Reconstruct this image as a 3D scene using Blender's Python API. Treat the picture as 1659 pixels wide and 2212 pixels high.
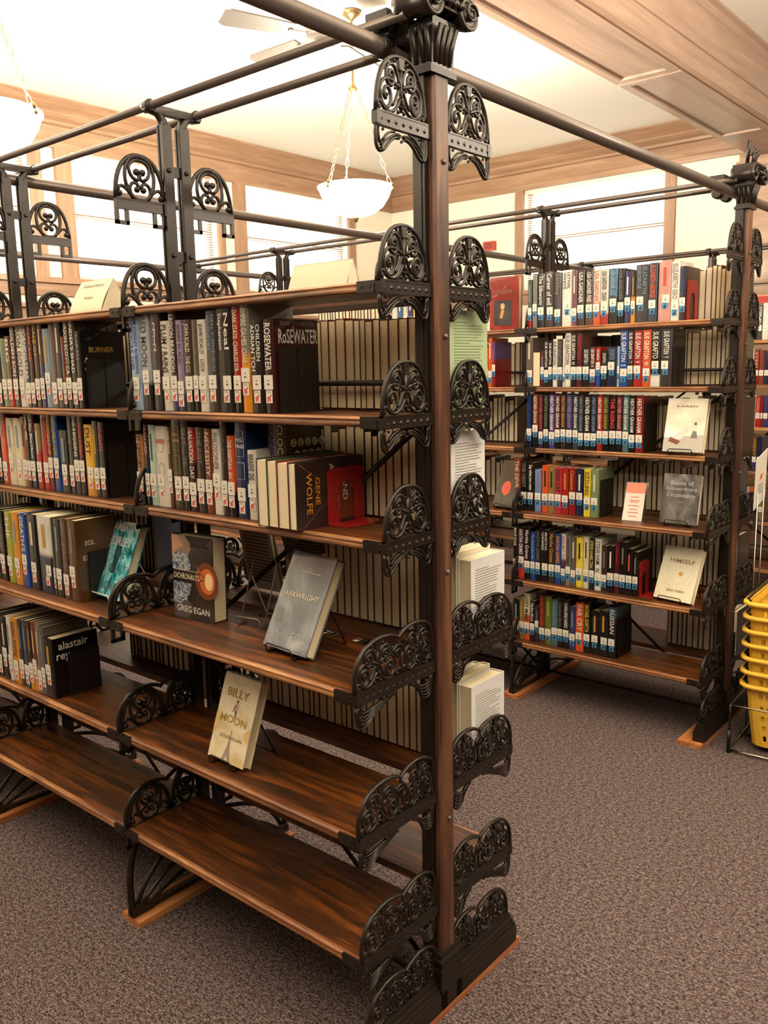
import bpy, math, random
from mathutils import Matrix, Vector
for _o in list(bpy.data.objects): bpy.data.objects.remove(_o)
SC = bpy.context.scene
COL = SC.collection
R = random.Random(11)
PI = math.pi
# ------------------------------------------------------------------ camera
cam_d = bpy.data.cameras.new('camera'); cam = bpy.data.objects.new('camera', cam_d); COL.objects.link(cam)
cam_d.sensor_fit = 'HORIZONTAL'; cam_d.sensor_width = 36.0; cam_d.lens = 40.2058
cam_d.clip_start = 0.05; cam_d.clip_end = 60
_r = Vector((0.764083, 0.644799, -0.02028)); _u = Vector((-0.091297, 0.1392, 0.986047)); _f = Vector((-0.638625, 0.751571, -0.165229))
cam.matrix_world = Matrix(((_r.x, _u.x, -_f.x, 1.1709), (_r.y, _u.y, -_f.y, -1.578), (_r.z, _u.z, -_f.z, 1.6125), (0, 0, 0, 1)))
SC.camera = cam
# ------------------------------------------------------------------ world, exposure
W = bpy.data.worlds.new('world'); SC.world = W; W.use_nodes = True
W.node_tree.nodes['Background'].inputs[0].default_value = (0.9, 0.95, 1.0, 1); W.node_tree.nodes['Background'].inputs[1].default_value = 1.0
vs = SC.view_settings; vs.view_transform = 'Standard'; vs.look = 'None'; vs.exposure = 0.0; vs.gamma = 1.0; vs.use_curve_mapping = False
SC.cycles.use_denoising = True; SC.cycles.max_bounces = 8; SC.cycles.diffuse_bounces = 2; SC.cycles.transparent_max_bounces = 6
SC.cycles.sample_clamp_indirect = 6.0; SC.cycles.caustics_reflective = False; SC.cycles.caustics_refractive = False
PENDANT_W = 350.0; BOWL_E = 9.0; WINDOW_E = 3.6
LAMP_C = (1.0, 0.88, 0.70)
# ------------------------------------------------------------------ helpers
def srgb(h):
    h = h.lstrip('#'); c = [int(h[i:i+2], 16)/255 for i in (0, 2, 4)]
    return tuple(x/12.92 if x <= .04045 else ((x+.055)/1.055)**2.4 for x in c)
class MB:
    def __init__(s): s.v = []; s.f = []; s.m = []; s.s = []
    def face(s, idx, m=0, sm=False): s.f.append(tuple(idx)); s.m.append(m); s.s.append(sm)
    def add(s, vs, fs, m=0, sm=False):
        b = len(s.v); s.v.extend(vs)
        for f in fs: s.face([b+i for i in f], m, sm)
    def box(s, x0, x1, y0, y1, z0, z1, m=0):
        s.add([(x0,y0,z0),(x1,y0,z0),(x1,y1,z0),(x0,y1,z0),(x0,y0,z1),(x1,y0,z1),(x1,y1,z1),(x0,y1,z1)],
              [(0,3,2,1),(4,5,6,7),(0,1,5,4),(1,2,6,5),(2,3,7,6),(3,0,4,7)], m)
    def prism(s, poly, a0, a1, axis='x', m=0, sm=False):
        # poly: 2D points (counter-clockwise seen from +axis), axis x -> (y,z); y -> (x,z); z -> (x,y)
        P = {'x': lambda q, a: (a, q[0], q[1]), 'y': lambda q, a: (q[0], a, q[1]), 'z': lambda q, a: (q[0], q[1], a)}[axis]
        n = len(poly); b = len(s.v)
        s.v += [P(q, a0) for q in poly] + [P(q, a1) for q in poly]
        fl = axis == 'y'
        for i in range(n):
            j = (i+1) % n; q = (b+i, b+j, b+n+j, b+n+i)
            s.face(q[::-1] if fl else q, m, sm)
        c0 = [b+i for i in range(n)]; c1 = [b+n+i for i in range(n)]
        s.face(c0 if fl else c0[::-1], m); s.face(c1[::-1] if fl else c1, m)
    def tube(s, path, ru, rv=None, n=6, N=(1,0,0), closed=False, m=0, caps=True):
        rv = ru if rv is None else rv
        N = Vector(N); P = [Vector(q) for q in path]; k = len(P); b = len(s.v)
        for i, q in enumerate(P):
            if closed: t = P[(i+1) % k]-P[i-1]
            else: t = P[min(i+1, k-1)]-P[max(i-1, 0)]
            if t.length < 1e-9: t = Vector((0,0,1))
            t.normalize(); sd = N.cross(t)
            if sd.length < 1e-4: sd = Vector((0,1,0)).cross(t)
            sd.normalize(); nn = t.cross(sd)
            for j in range(n):
                a = 2*PI*(j+.5)/n
                s.v.append(tuple(q+sd*(ru*math.cos(a))+nn*(rv*math.sin(a))))
        for i in range(k if closed else k-1):
            i2 = (i+1) % k
            for j in range(n):
                j2 = (j+1) % n
                s.face((b+i*n+j, b+i*n+j2, b+i2*n+j2, b+i2*n+j), m, True)
        if not closed and caps:
            s.face([b+j for j in range(n)][::-1], m); s.face([b+(k-1)*n+j for j in range(n)], m)
    def lathe(s, prof, c=(0,0,0), n=20, m=0, sm=True, axis='z'):
        b = len(s.v)
        for (r, z) in prof:
            for j in range(n):
                a = 2*PI*j/n; q = (r*math.cos(a), r*math.sin(a), z)
                if axis == 'x': q = (q[2], q[0], q[1])
                if axis == 'y': q = (q[1], q[2], q[0])
                s.v.append((c[0]+q[0], c[1]+q[1], c[2]+q[2]))
        for i in range(len(prof)-1):
            for j in range(n):
                j2 = (j+1) % n
                s.face((b+i*n+j, b+i*n+j2, b+(i+1)*n+j2, b+(i+1)*n+j), m, sm)
        s.face([b+j for j in range(n)][::-1], m); s.face([b+(len(prof)-1)*n+j for j in range(n)], m)
    def ball(s, c, r, m=0, sx=1.0):
        s.lathe([(r*math.sin(a)+1e-5, -r*math.cos(a)*sx) for a in (0.0, PI*.25, PI*.5, PI*.75, PI)], c, 7, m, True, 'x')
    def mesh(s, name, mats):
        me = bpy.data.meshes.new(name); me.from_pydata(s.v, [], s.f)
        for mt in (mats if isinstance(mats, (list, tuple)) else [mats]): me.materials.append(mt)
        me.polygons.foreach_set('material_index', s.m); me.polygons.foreach_set('use_smooth', s.s); me.update()
        return me
    def build(s, name, mats, parent=None, loc=None, rot=None): return put(name, s.mesh(name, mats), parent, loc, rot)
def put(name, me, parent=None, loc=None, rot=None, scale=None):
    o = bpy.data.objects.new(name, me); COL.objects.link(o)
    if parent: o.parent = parent
    if loc: o.location = loc
    if rot: o.rotation_euler = rot
    if scale: o.scale = scale
    return o
def empty(name, loc=(0,0,0), rz=0, parent=None):
    o = bpy.data.objects.new(name, None); COL.objects.link(o); o.location = loc; o.rotation_euler = (0, 0, rz); o.empty_display_size = .05
    if parent: o.parent = parent
    return o
def tag(o, label=None, cat=None, group=None, kind=None):
    if label: o['label'] = label
    if cat: o['category'] = cat
    if group: o['group'] = group
    if kind: o['kind'] = kind
    return o
ORD = 'first second third fourth fifth sixth seventh eighth ninth tenth eleventh twelfth thirteenth fourteenth fifteenth sixteenth seventeenth eighteenth nineteenth twentieth twenty-first twenty-second twenty-third twenty-fourth twenty-fifth twenty-sixth twenty-seventh twenty-eighth'.split()
# ------------------------------------------------------------------ materials
MATS = {}
def pbr(name, col, rough=.5, metal=0., spec=.5, coat=0., emit=None, estr=0., alpha=None, trans=0.):
    if name in MATS: return MATS[name]
    m = bpy.data.materials.new(name); m.use_nodes = True; b = m.node_tree.nodes['Principled BSDF']
    b.inputs['Base Color'].default_value = (*col, 1); b.inputs['Roughness'].default_value = rough; b.inputs['Metallic'].default_value = metal
    b.inputs['Specular IOR Level'].default_value = spec; b.inputs['Coat Weight'].default_value = coat; b.inputs['Coat Roughness'].default_value = .12
    if emit: b.inputs['Emission Color'].default_value = (*emit, 1); b.inputs['Emission Strength'].default_value = estr
    if alpha is not None: b.inputs['Alpha'].default_value = alpha
    b.inputs['Transmission Weight'].default_value = trans
    MATS[name] = m; return m
def nd(m, t, **k):
    n = m.node_tree.nodes.new(t)
    for a, v in k.items(): setattr(n, a, v)
    return n
def lk(m, a, b): m.node_tree.links.new(a, b)
def ramp(m, pts):
    r = nd(m, 'ShaderNodeValToRGB'); e = r.color_ramp.elements
    while len(e) < len(pts): e.new(.5)
    for i, (p_, c) in enumerate(pts): e[i].position = p_; e[i].color = (*c, 1)
    return r
def bump(m, h, strength, dist=.002):
    b = nd(m, 'ShaderNodeBump'); b.inputs['Strength'].default_value = strength; b.inputs['Distance'].default_value = dist
    lk(m, h, b.inputs['Height']); lk(m, b.outputs[0], m.node_tree.nodes['Principled BSDF'].inputs['Normal'])
def wood(name, cols, rough=.35, along='x', fine=1.0, coat=.15, bstr=.08):
    m = pbr(name, cols[0], rough, coat=coat); P = m.node_tree.nodes['Principled BSDF']
    tc = nd(m, 'ShaderNodeTexCoord'); oi = nd(m, 'ShaderNodeObjectInfo'); mp = nd(m, 'ShaderNodeMapping')
    sc = {'x': (1.2, 14, 14), 'y': (14, 1.2, 14), 'z': (14, 14, 1.2)}[along]
    mp.inputs['Scale'].default_value = tuple(q*fine for q in sc)
    ad = nd(m, 'ShaderNodeVectorMath', operation='ADD'); ml = nd(m, 'ShaderNodeMath', operation='MULTIPLY'); ml.inputs[1].default_value = 9.0
    lk(m, oi.outputs['Random'], ml.inputs[0]); lk(m, tc.outputs['Object'], mp.inputs[0]); lk(m, mp.outputs[0], ad.inputs[0]); lk(m, ml.outputs[0], ad.inputs[1])
    n1 = nd(m, 'ShaderNodeTexNoise'); n1.inputs['Scale'].default_value = 1.6; n1.inputs['Detail'].default_value = 6; n1.inputs['Distortion'].default_value = .9
    n2 = nd(m, 'ShaderNodeTexNoise'); n2.inputs['Scale'].default_value = 9; n2.inputs['Detail'].default_value = 3
    lk(m, ad.outputs[0], n1.inputs['Vector']); lk(m, ad.outputs[0], n2.inputs['Vector'])
    mx = nd(m, 'ShaderNodeMath', operation='MULTIPLY_ADD'); mx.inputs[1].default_value = .35
    lk(m, n2.outputs[0], mx.inputs[0]); lk(m, n1.outputs[0], mx.inputs[2])
    r = ramp(m, [(.45, cols[0]), (.66, cols[1]), (.85, cols[2])]); lk(m, mx.outputs[0], r.inputs[0]); lk(m, r.outputs[0], P.inputs['Base Color'])
    bump(m, n2.outputs[0], bstr, .0006)
    return m
M_SHELF = wood('shelf_wood', [srgb('1c0d04'), srgb('452208'), srgb('784012')], .46, 'x', 1.5, .04)
M_NOSE = wood('shelf_nose_wood', [srgb('4a2a15'), srgb('84522c'), srgb('b5804e')], .48, 'x', 1.3, .04)
M_POST = wood('post_wood', [srgb('2c170f'), srgb('4a2b1d'), srgb('6c4833')], .5, 'z', 1.2, .0)
M_STRIP = wood('floor_strip_wood', [srgb('8a4c26'), srgb('b06a3c'), srgb('c98a58')], .4, 'y', 1.0, .1)
M_TRIM = wood('trim_wood', [srgb('8c6c54'), srgb('9a785d'), srgb('a8876c')], .45, 'y', .8, .05)
M_TRIMX = wood('trim_wood_x', [srgb('8c6c54'), srgb('9a785d'), srgb('a8876c')], .45, 'x', .8, .05)
M_TRIMZ = wood('trim_wood_z', [srgb('8c6c54'), srgb('9a785d'), srgb('a8876c')], .45, 'z', .8, .05)
M_BEAM = wood('beam_wood', [srgb('8a7060'), srgb('977c6b'), srgb('a28775')], .45, 'y', .5, .1)
M_IRON = pbr('cast_iron', srgb('241c17'), .36, .3, .5)
n_ = nd(M_IRON, 'ShaderNodeTexNoise'); n_.inputs['Scale'].default_value = 60; bump(M_IRON, n_.outputs[0], .25, .001)
M_STEEL = pbr('rod_steel', srgb('5c514b'), .38, .5)
M_PAGES = pbr('page_edges', srgb('d9c7a4'), .85, spec=.2)
tc_ = nd(M_PAGES, 'ShaderNodeTexCoord'); mp_ = nd(M_PAGES, 'ShaderNodeMapping'); mp_.inputs['Scale'].default_value = (900, 2, 2)
n_ = nd(M_PAGES, 'ShaderNodeTexNoise'); n_.inputs['Scale'].default_value = 1.0
oi_ = nd(M_PAGES, 'ShaderNodeObjectInfo'); ml_ = nd(M_PAGES, 'ShaderNodeMath', operation='MULTIPLY'); ml_.inputs[1].default_value = .55
ad_ = nd(M_PAGES, 'ShaderNodeMath', operation='MULTIPLY_ADD'); ad_.inputs[1].default_value = .5
lk(M_PAGES, tc_.outputs['Object'], mp_.inputs[0]); lk(M_PAGES, mp_.outputs[0], n_.inputs['Vector'])
lk(M_PAGES, oi_.outputs['Random'], ml_.inputs[0]); lk(M_PAGES, n_.outputs[0], ad_.inputs[0]); lk(M_PAGES, ml_.outputs[0], ad_.inputs[2])
rp_ = ramp(M_PAGES, [(.1, srgb('d8bf95')), (.5, srgb('e6d2ad')), (.9, srgb('f2e4c8'))]); lk(M_PAGES, ad_.outputs[0], rp_.inputs[0]); lk(M_PAGES, rp_.outputs[0], M_PAGES.node_tree.nodes['Principled BSDF'].inputs['Base Color'])
M_PAGES2 = pbr('page_edges_bright', srgb('ead9b6'), .85, spec=.2)
M_PAPER = pbr('label_paper', srgb('e8e2d6'), .6); M_INK = pbr('ink', srgb('2a2522'), .6); M_GREYINK = pbr('grey_ink', srgb('6c655e'), .7)
M_LTINK = pbr('light_ink', srgb('8c857c'), .7); M_REDINK = pbr('red_ink', srgb('cc3f35'), .6); M_BLUEST = pbr('blue_sticker', srgb('3a86ba'), .5)
M_BLACKPL = pbr('black_bookend_enamel', srgb('17110e'), .45); M_REDPL = pbr('red_bookend_enamel', srgb('a01c20'), .3, coat=.3)
M_CARD = pbr('cream_card', srgb('f3e6c8'), .8)
M_PLASTER = pbr('plaster', srgb('efe6d2'), .9); M_CEIL = pbr('ceiling_paint', srgb('f4efe4'), .95)
M_WAIN = pbr('dark_wainscot', srgb('5a4434'), .6)
M_PANE = pbr('daylight_pane', (.9,.9,.9), .3, emit=(1.0, .94, .83), estr=WINDOW_E)
M_BLIND = pbr('blind_slat', srgb('f4f0e6'), .6)
def _blind():
    m = M_BLIND; P = m.node_tree.nodes['Principled BSDF']; t = nd(m, 'ShaderNodeBsdfTranslucent'); t.inputs[0].default_value = (.95, .93, .88, 1)
    mx = nd(m, 'ShaderNodeMixShader'); mx.inputs[0].default_value = .6; o = m.node_tree.nodes['Material Output']
    lk(m, P.outputs[0], mx.inputs[1]); lk(m, t.outputs[0], mx.inputs[2]); lk(m, mx.outputs[0], o.inputs[0])
_blind()
M_BOWL = pbr('opal_glass', srgb('fff6e4'), .3, emit=(1.0, .93, .80), estr=BOWL_E)
M_BRASS = pbr('aged_brass', srgb('7c6846'), .4, .7); M_WHITEMET = pbr('brushed_nickel', srgb('78716a'), .35, .3)
M_YEL = pbr('yellow_plastic', srgb('f6c040'), .35, coat=.2); M_CHROME = pbr('chrome_wire', srgb('c9c4bc'), .2, 1.0)
M_BLKWIRE = pbr('black_wire', srgb('191412'), .35, .3); M_WHTWIRE = pbr('white_wire', srgb('e8e4da'), .4)
def _carpet():
    m = pbr('carpet', srgb('6f5a55'), .95, spec=.1); P = m.node_tree.nodes['Principled BSDF']; tc = nd(m, 'ShaderNodeTexCoord')
    mp = nd(m, 'ShaderNodeMapping'); mp.inputs['Scale'].default_value = (1, 1.8, 1); lk(m, tc.outputs['Object'], mp.inputs[0])
    a = nd(m, 'ShaderNodeTexNoise'); a.inputs['Scale'].default_value = 130; a.inputs['Detail'].default_value = 3; a.inputs['Roughness'].default_value = .7
    b = nd(m, 'ShaderNodeTexNoise'); b.inputs['Scale'].default_value = 55; b.inputs['Detail'].default_value = 2
    lk(m, mp.outputs[0], a.inputs['Vector']); lk(m, mp.outputs[0], b.inputs['Vector'])
    x = nd(m, 'ShaderNodeMath', operation='MULTIPLY_ADD'); x.inputs[1].default_value = .35; lk(m, b.outputs[0], x.inputs[0]); lk(m, a.outputs[0], x.inputs[2])
    r = ramp(m, [(.50, srgb('1a1211')), (.64, srgb('4c3f40')), (.82, srgb('8a7a77'))]); lk(m, x.outputs[0], r.inputs[0]); lk(m, r.outputs[0], P.inputs['Base Color'])
    bump(m, a.outputs[0], .6, .006); return m
M_CARPET = _carpet()
PAL = dict(paleblue='A9BFD6', silver='B9BEC4', umber='4A3B36', nearblack='1f1a19', offwhite='E9E3D8', indigo='4B4A78', lavender='A796B5', slate='4A5362', taupe='7A6E64', charcoal='474344', steel='8FA3B5', red='B5302c', crimson='94262a', grey='8E8A86', amber='E8A33C', crimsonblack='461719', ochre='BE8A58', plum='4A3048', mint='C9DDD0', brown='6B4632', olive='4D4528', rust='8C4A30', white='F2EEE6', orange='E06A30', royal='1e3a6c', sage='8C9A76', copper='A8703a', maroon='66232c', khaki='9C8656', blue='2A5AA8', yellow='F2C23A', lime='B5B84A', navy='242E52', salmon='E06A54', cream='EADFC4', pink='D9A79C', coral='D9584A', gold='C9A64A', bronze='6A4A28', green='4F6148', mauve='8A5A66', steelblue='4F7C9C', violet='5E4A86', teal='5E8288', periwinkle='8A9CC8', rose='C2485A', lemon='F0DC50', moss='7C8238', ink='26221F', dgrey='55504C', w='F6F2EA')
CNAME = dict(paleblue='pale blue', silver='silver grey', umber='dark brown', nearblack='black', offwhite='off-white', slate='slate blue', taupe='grey-brown', charcoal='charcoal grey', steel='steel grey', crimsonblack='black and red', ochre='tan orange', plum='dark purple', mint='mint green', olive='olive leather', rust='rust brown', royal='royal blue', sage='sage green', copper='copper brown', maroon='dark red', khaki='khaki', amber='amber yellow', navy='navy blue', salmon='salmon red', bronze='bronze brown', mauve='mauve', steelblue='steel blue', moss='moss green', lime='lime green', lemon='lemon yellow', rose='rose red', crimson='crimson', PAGES='turned-around')
def pal(c): return tuple(.86*q**1.22 for q in srgb(PAL.get(c, 'F6F2EA')))
def cover_mat(c1, c2=''):
    k = 'cover_%s_%s' % (c1, c2.replace(':', '_').replace('.', '').replace('-', 'top'))
    if k in MATS: return MATS[k]
    m = pbr(k, pal(c1), .3, coat=.35); P = m.node_tree.nodes['Principled BSDF']
    tc = nd(m, 'ShaderNodeTexCoord'); n = nd(m, 'ShaderNodeTexNoise'); n.inputs['Scale'].default_value = 22; n.inputs['Detail'].default_value = 4
    lk(m, tc.outputs['Object'], n.inputs['Vector'])
    mx = nd(m, 'ShaderNodeMix', data_type='RGBA', blend_type='MULTIPLY'); mx.inputs[0].default_value = .5
    r0 = ramp(m, [(.3, (.55, .55, .55)), (.7, (1.25, 1.25, 1.25))]); lk(m, n.outputs[0], r0.inputs[0]); lk(m, r0.outputs[0], mx.inputs['B'])
    if c2 and ':' in c2:
        b, fr = c2.split(':'); fr = float(fr); top = fr < 0; fr = abs(fr)
        sp = nd(m, 'ShaderNodeSeparateXYZ'); lk(m, tc.outputs['Generated'], sp.inputs[0])
        lo, hi = (pal(c1), pal(b)) if top else (pal(b), pal(c1))
        r = ramp(m, [(max(0, fr-.03), lo), (min(1, fr+.03), hi)]); lk(m, sp.outputs[2], r.inputs[0]); lk(m, r.outputs[0], mx.inputs['A'])
    else: mx.inputs['A'].default_value = (*pal(c1), 1)
    lk(m, mx.outputs['Result'], P.inputs['Base Color'])
    return m
def ink_mat(c): return pbr('print_'+c, pal(c), .45)
# ------------------------------------------------------------------ the room
XW, YW, ZC = -4.9, 5.8, 3.55; XE, YS = 5.2, -5.0
def struct(name, mb, mats, parent=None):
    o = mb.build(name, mats, parent)
    if not parent: o['kind'] = 'structure'
    return o
mb = MB(); mb.box(XW-.2, XE+.2, YS-.2, YW+.2, -.1, 0); struct('floor', mb, M_CARPET)
mb = MB(); mb.box(XW-.2, XE+.2, YS-.2, YW+.2, ZC, ZC+.1); struct('ceiling', mb, M_CEIL)
mb = MB(); mb.box(XE, XE+.15, YS-.15, YW+.15, 0, ZC); struct('wall_right', mb, M_WAIN)
mb = MB(); mb.box(XW-.15, XE, YS-.15, YS, 0, ZC); struct('wall_front', mb, M_WAIN)
WINL = [(.36, 1.72), (2.05, 3.41), (3.73, 5.08)]   # windows of the far end wall (y ranges)
WINB = [(-3.27, -1.89)]
ZS, ZT = 2.32, 3.30
mb = MB()
mb.box(XW-.15, XW, YS, YW+.15, 0, ZS); mb.box(XW-.15, XW, YS, YW+.15, ZT, ZC)
ys = [YS]+[q for w_ in WINL for q in w_]+[YW+.15]
for i in range(0, len(ys), 2): mb.box(XW-.15, XW, ys[i], ys[i+1], ZS, ZT)
wl = struct('wall_left', mb, M_PLASTER)
mb = MB()
mb.box(XW, XE, YW, YW+.15, 0, ZS); mb.box(XW, XE, YW, YW+.15, 3.25, ZC)
xs = [XW]+[q for w_ in WINB for q in w_]+[XE]
for i in range(0, len(xs), 2): mb.box(xs[i], xs[i+1], YW, YW+.15, ZS, 3.25)
wb = struct('wall_back', mb, M_PLASTER)
def window(n, axis, a0, a1, z0, z1):
    # recessed pane with a slatted blind hanging in front of it
    mb = MB()
    def bx(p0, p1, d0, d1, z0_, z1_, mb_=None):
        t = mb_ or mb
        if axis == 'x': t.box(XW+d0, XW+d1, p0, p1, z0_, z1_)
        else: t.box(p0, p1, YW-d1, YW-d0, z0_, z1_)
    g = MB(); bx(a0, a1, -.12, -.11, z0, z1, g); o = g.build('window_%d' % n, M_PANE); o['kind'] = 'structure'
    fr = MB()
    for q0, q1 in ((a0, a0+.035), (a1-.035, a1)): bx(q0, q1, -.11, -.07, z0, z1, fr)
    bx(a0, a1, -.11, -.07, z0, z0+.04, fr); bx(a0, a1, -.11, -.07, z1-.04, z1, fr); bx(a0, a1, -.11, -.08, (z0+z1)/2-.02, (z0+z1)/2+.02, fr)
    fr.build('window_frame', M_TRIMZ, o)
    hr = MB(); bx(a0+.01, a1-.01, -.045, .0, z1-.045, z1-.002, hr); hr.build('blind_headrail', M_BLIND, o)
    sl = MB(); z = z1-.07
    while z > z0+.02:
        c = math.cos(.75)*.011; s_ = math.sin(.75)*.011
        for sgn in (1,):
            if axis == 'x': V = [(XW-.022-c, a0+.015, z+s_), (XW-.022-c, a1-.015, z+s_), (XW-.022+c, a1-.015, z-s_), (XW-.022+c, a0+.015, z-s_)]
            else: V = [(a0+.015, YW+.022+c, z+s_), (a1-.015, YW+.022+c, z+s_), (a1-.015, YW+.022-c, z-s_), (a0+.015, YW+.022-c, z-s_)]
            sl.add(V, [(0, 1, 2, 3)])
        z -= .021
    so = sl.build('blind_slats', M_BLIND, o); so['kind'] = 'stuff'
    br = MB(); bx(a0+.012, a1-.012, -.034, -.012, z0+.005, z0+.02, br); br.build('blind_bottom_rail', M_BLIND, o)
wn = 1
for a0, a1 in WINL: window(wn, 'x', a0, a1, ZS, ZT); wn += 1
for a0, a1 in WINB: window(wn, 'y', a0, a1, ZS, 3.25); wn += 1
# cornice, header, mullions, sill and panelling along the two window walls
tn = 1
def trim_l(y0, y1, z0, z1, d, m=None):
    global tn
    b = MB(); b.box(XW, XW+d, y0, y1, z0, z1); o = b.build('trim_%d' % tn, m or M_TRIM); o['kind'] = 'structure'; tn += 1
def trim_b(x0, x1, z0, z1, d, m=None):
    global tn
    b = MB(); b.box(x0, x1, YW-d, YW, z0, z1); o = b.build('trim_%d' % tn, m or M_TRIMX); o['kind'] = 'structure'; tn += 1
def cornice(axis, a0, a1):
    # crown moulding profile: (depth from wall, height)
    global tn
    pr = [(0, 3.24), (.03, 3.24), (.035, 3.28), (.03, 3.30), (.03, 3.39), (.05, 3.40), (.055, 3.42), (.085, 3.44), (.10, 3.46), (.10, 3.47), (.17, 3.535), (.18, 3.54), (.18, ZC), (0, ZC)]
    b = MB()
    if axis == 'x': b.prism([(XW+d, z) for d, z in pr], a0, a1, 'y')
    else: b.prism([(YW-d, z) for d, z in pr], a0, a1, 'x')
    o = b.build('trim_%d' % tn, M_TRIM if axis == 'x' else M_TRIMX); o['kind'] = 'structure'; tn += 1
cornice('x', YS, YW); cornice('y', XW, -1.2)
for y0, y1 in ((1.72, 1.81), (1.92, 2.05), (3.41, 3.48), (3.60, 3.73), (5.08, 5.18), (.27, .36)): trim_l(y0, y1, 2.32, 3.24, .03, M_TRIMZ)
trim_l(YS, YW, 2.28, 2.32, .06); trim_l(YS, YW, 2.19, 2.28, .025); trim_l(YS, YW, 2.10, 2.13, .05); trim_l(YS, YW, 1.86, 2.10, .012)
trim_b(-3.36, -3.27, 2.32, 3.24, .03, M_TRIMZ); trim_b(-1.89, -1.80, 2.32, 3.24, .03, M_TRIMZ); trim_b(XW, -1.28, 2.28, 2.32, .05); trim_b(XW, -1.28, 2.19, 2.28, .025)
trim_b(-1.28, XE, 2.26, 3.24, .04, M_TRIMX); trim_b(-1.28, XE, 2.22, 2.26, .07, M_TRIMX); trim_b(-1.28, XE, .1, 2.22, .035, M_TRIMX); trim_b(-1.30, XE, 3.12, 3.17, .06, M_TRIMX)
# boxed ceiling beam running across the room
mb = MB(); pf = [(-1.2, ZC), (-1.2, 3.21), (-1.185, 3.20), (-.80, 3.20), (-.785, 3.22), (-.775, 3.27), (-.755, 3.315), (-.745, 3.32), (-.745, 3.335), (-.735, 3.37), (-.715, 3.41), (-.71, 3.42), (-.705, 3.48), (-.70, 3.485), (-.69, 3.52), (-.67, 3.535), (-.67, ZC)]
mb.prism(pf, YS, YW, 'y'); beam = struct('ceiling_beam', mb, M_BEAM)
for y0 in (-4.9, -3.25, -1.6, .05, 1.7, 3.35):
    b = MB(); x0, x1, y1 = -1.175, -.815, y0+1.62
    for q in ((x0, x0+.045, y0, y1), (x1-.045, x1, y0, y1), (x0+.045, x1-.045, y0, y0+.05), (x0+.045, x1-.045, y1-.05, y1)): b.box(*q, 3.187, 3.2)
    b.build('soffit_panel', M_BEAM, beam)
mb = MB(); mb.box(-3.71, -3.585, YW-.05, YW, 2.73, 2.815); ab = mb.build('fire_alarm', pbr('alarm_red', srgb('b8402f'), .4)); tag(ab, 'small red fire alarm box on the back plaster wall', 'alarm')
mb = MB(); mb.prism([(-3.69, 2.745), (-3.605, 2.745), (-3.605, 2.80), (-3.69, 2.80)], YW-.054, YW-.05, 'y'); mb.build('alarm_face', pbr('alarm_red_dark', srgb('8a2c22'), .4), ab)
# ------------------------------------------------------------------ iron bookcases
B, DST = .9202, 2.1915
YN, YWD, YP = .2028, .309, .038            # half depth of narrow and wide shelves, half width of the uprights
T_ = .0045                                  # half thickness of the castings
def spiral(cx, cy, r0, r1, a0, a1, n=14):
    return [(cx+(r0+(r1-r0)*i/n)*math.cos(math.radians(a0+(a1-a0)*i/n)), cy+(r0+(r1-r0)*i/n)*math.sin(math.radians(a0+(a1-a0)*i/n))) for i in range(n+1)]
def bez(p0, p1, p2, p3, n=8):
    o = []
    for i in range(n+1):
        t = i/n; a = (1-t)**3; b = 3*(1-t)**2*t; c = 3*(1-t)*t*t; d = t**3
        o.append((a*p0[0]+b*p1[0]+c*p2[0]+d*p3[0], a*p0[1]+b*p1[1]+c*p2[1]+d*p3[1]))
    return o
class Cast:
    """casting in the plane x=0; (s,v): s outward from the upright, v above the bar top. Front side is -y."""
    def __init__(s, s0): s.mb = MB(); s.s0 = s0
    def P(s, q, x=0.0): return (x, -(s.s0+q[0]), q[1])
    def line(s, pts, r=.0036, rv=None, closed=False, n=6): s.mb.tube([s.P(q) for q in pts], r, rv or T_, n, (1, 0, 0), closed)
    def ball(s, q, r): s.mb.ball(s.P(q), r, 0, .9)
    def bar(s, w, z0, z1, x=.006, studs=True, back=True):
        s.mb.box(-x, x, -(s.s0+w), -s.s0+.012, z0, z1)
        s.mb.box(-x-.0015, x+.0015, -(s.s0+w), -s.s0, z1-.003, z1+.0005)
        if studs:
            n = max(5, int(w/.021)); h = (z1-z0)
            for i in range(n):
                c = -(s.s0+(i+.5)*w/n); d = .0062; zc = z0+h*.42
                s.mb.add([(x, c-d, zc), (x, c, zc-d), (x, c+d, zc), (x, c, zc+d), (x+.003, c, zc)], [(0, 1, 4), (1, 2, 4), (2, 3, 4), (3, 0, 4)])
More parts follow.
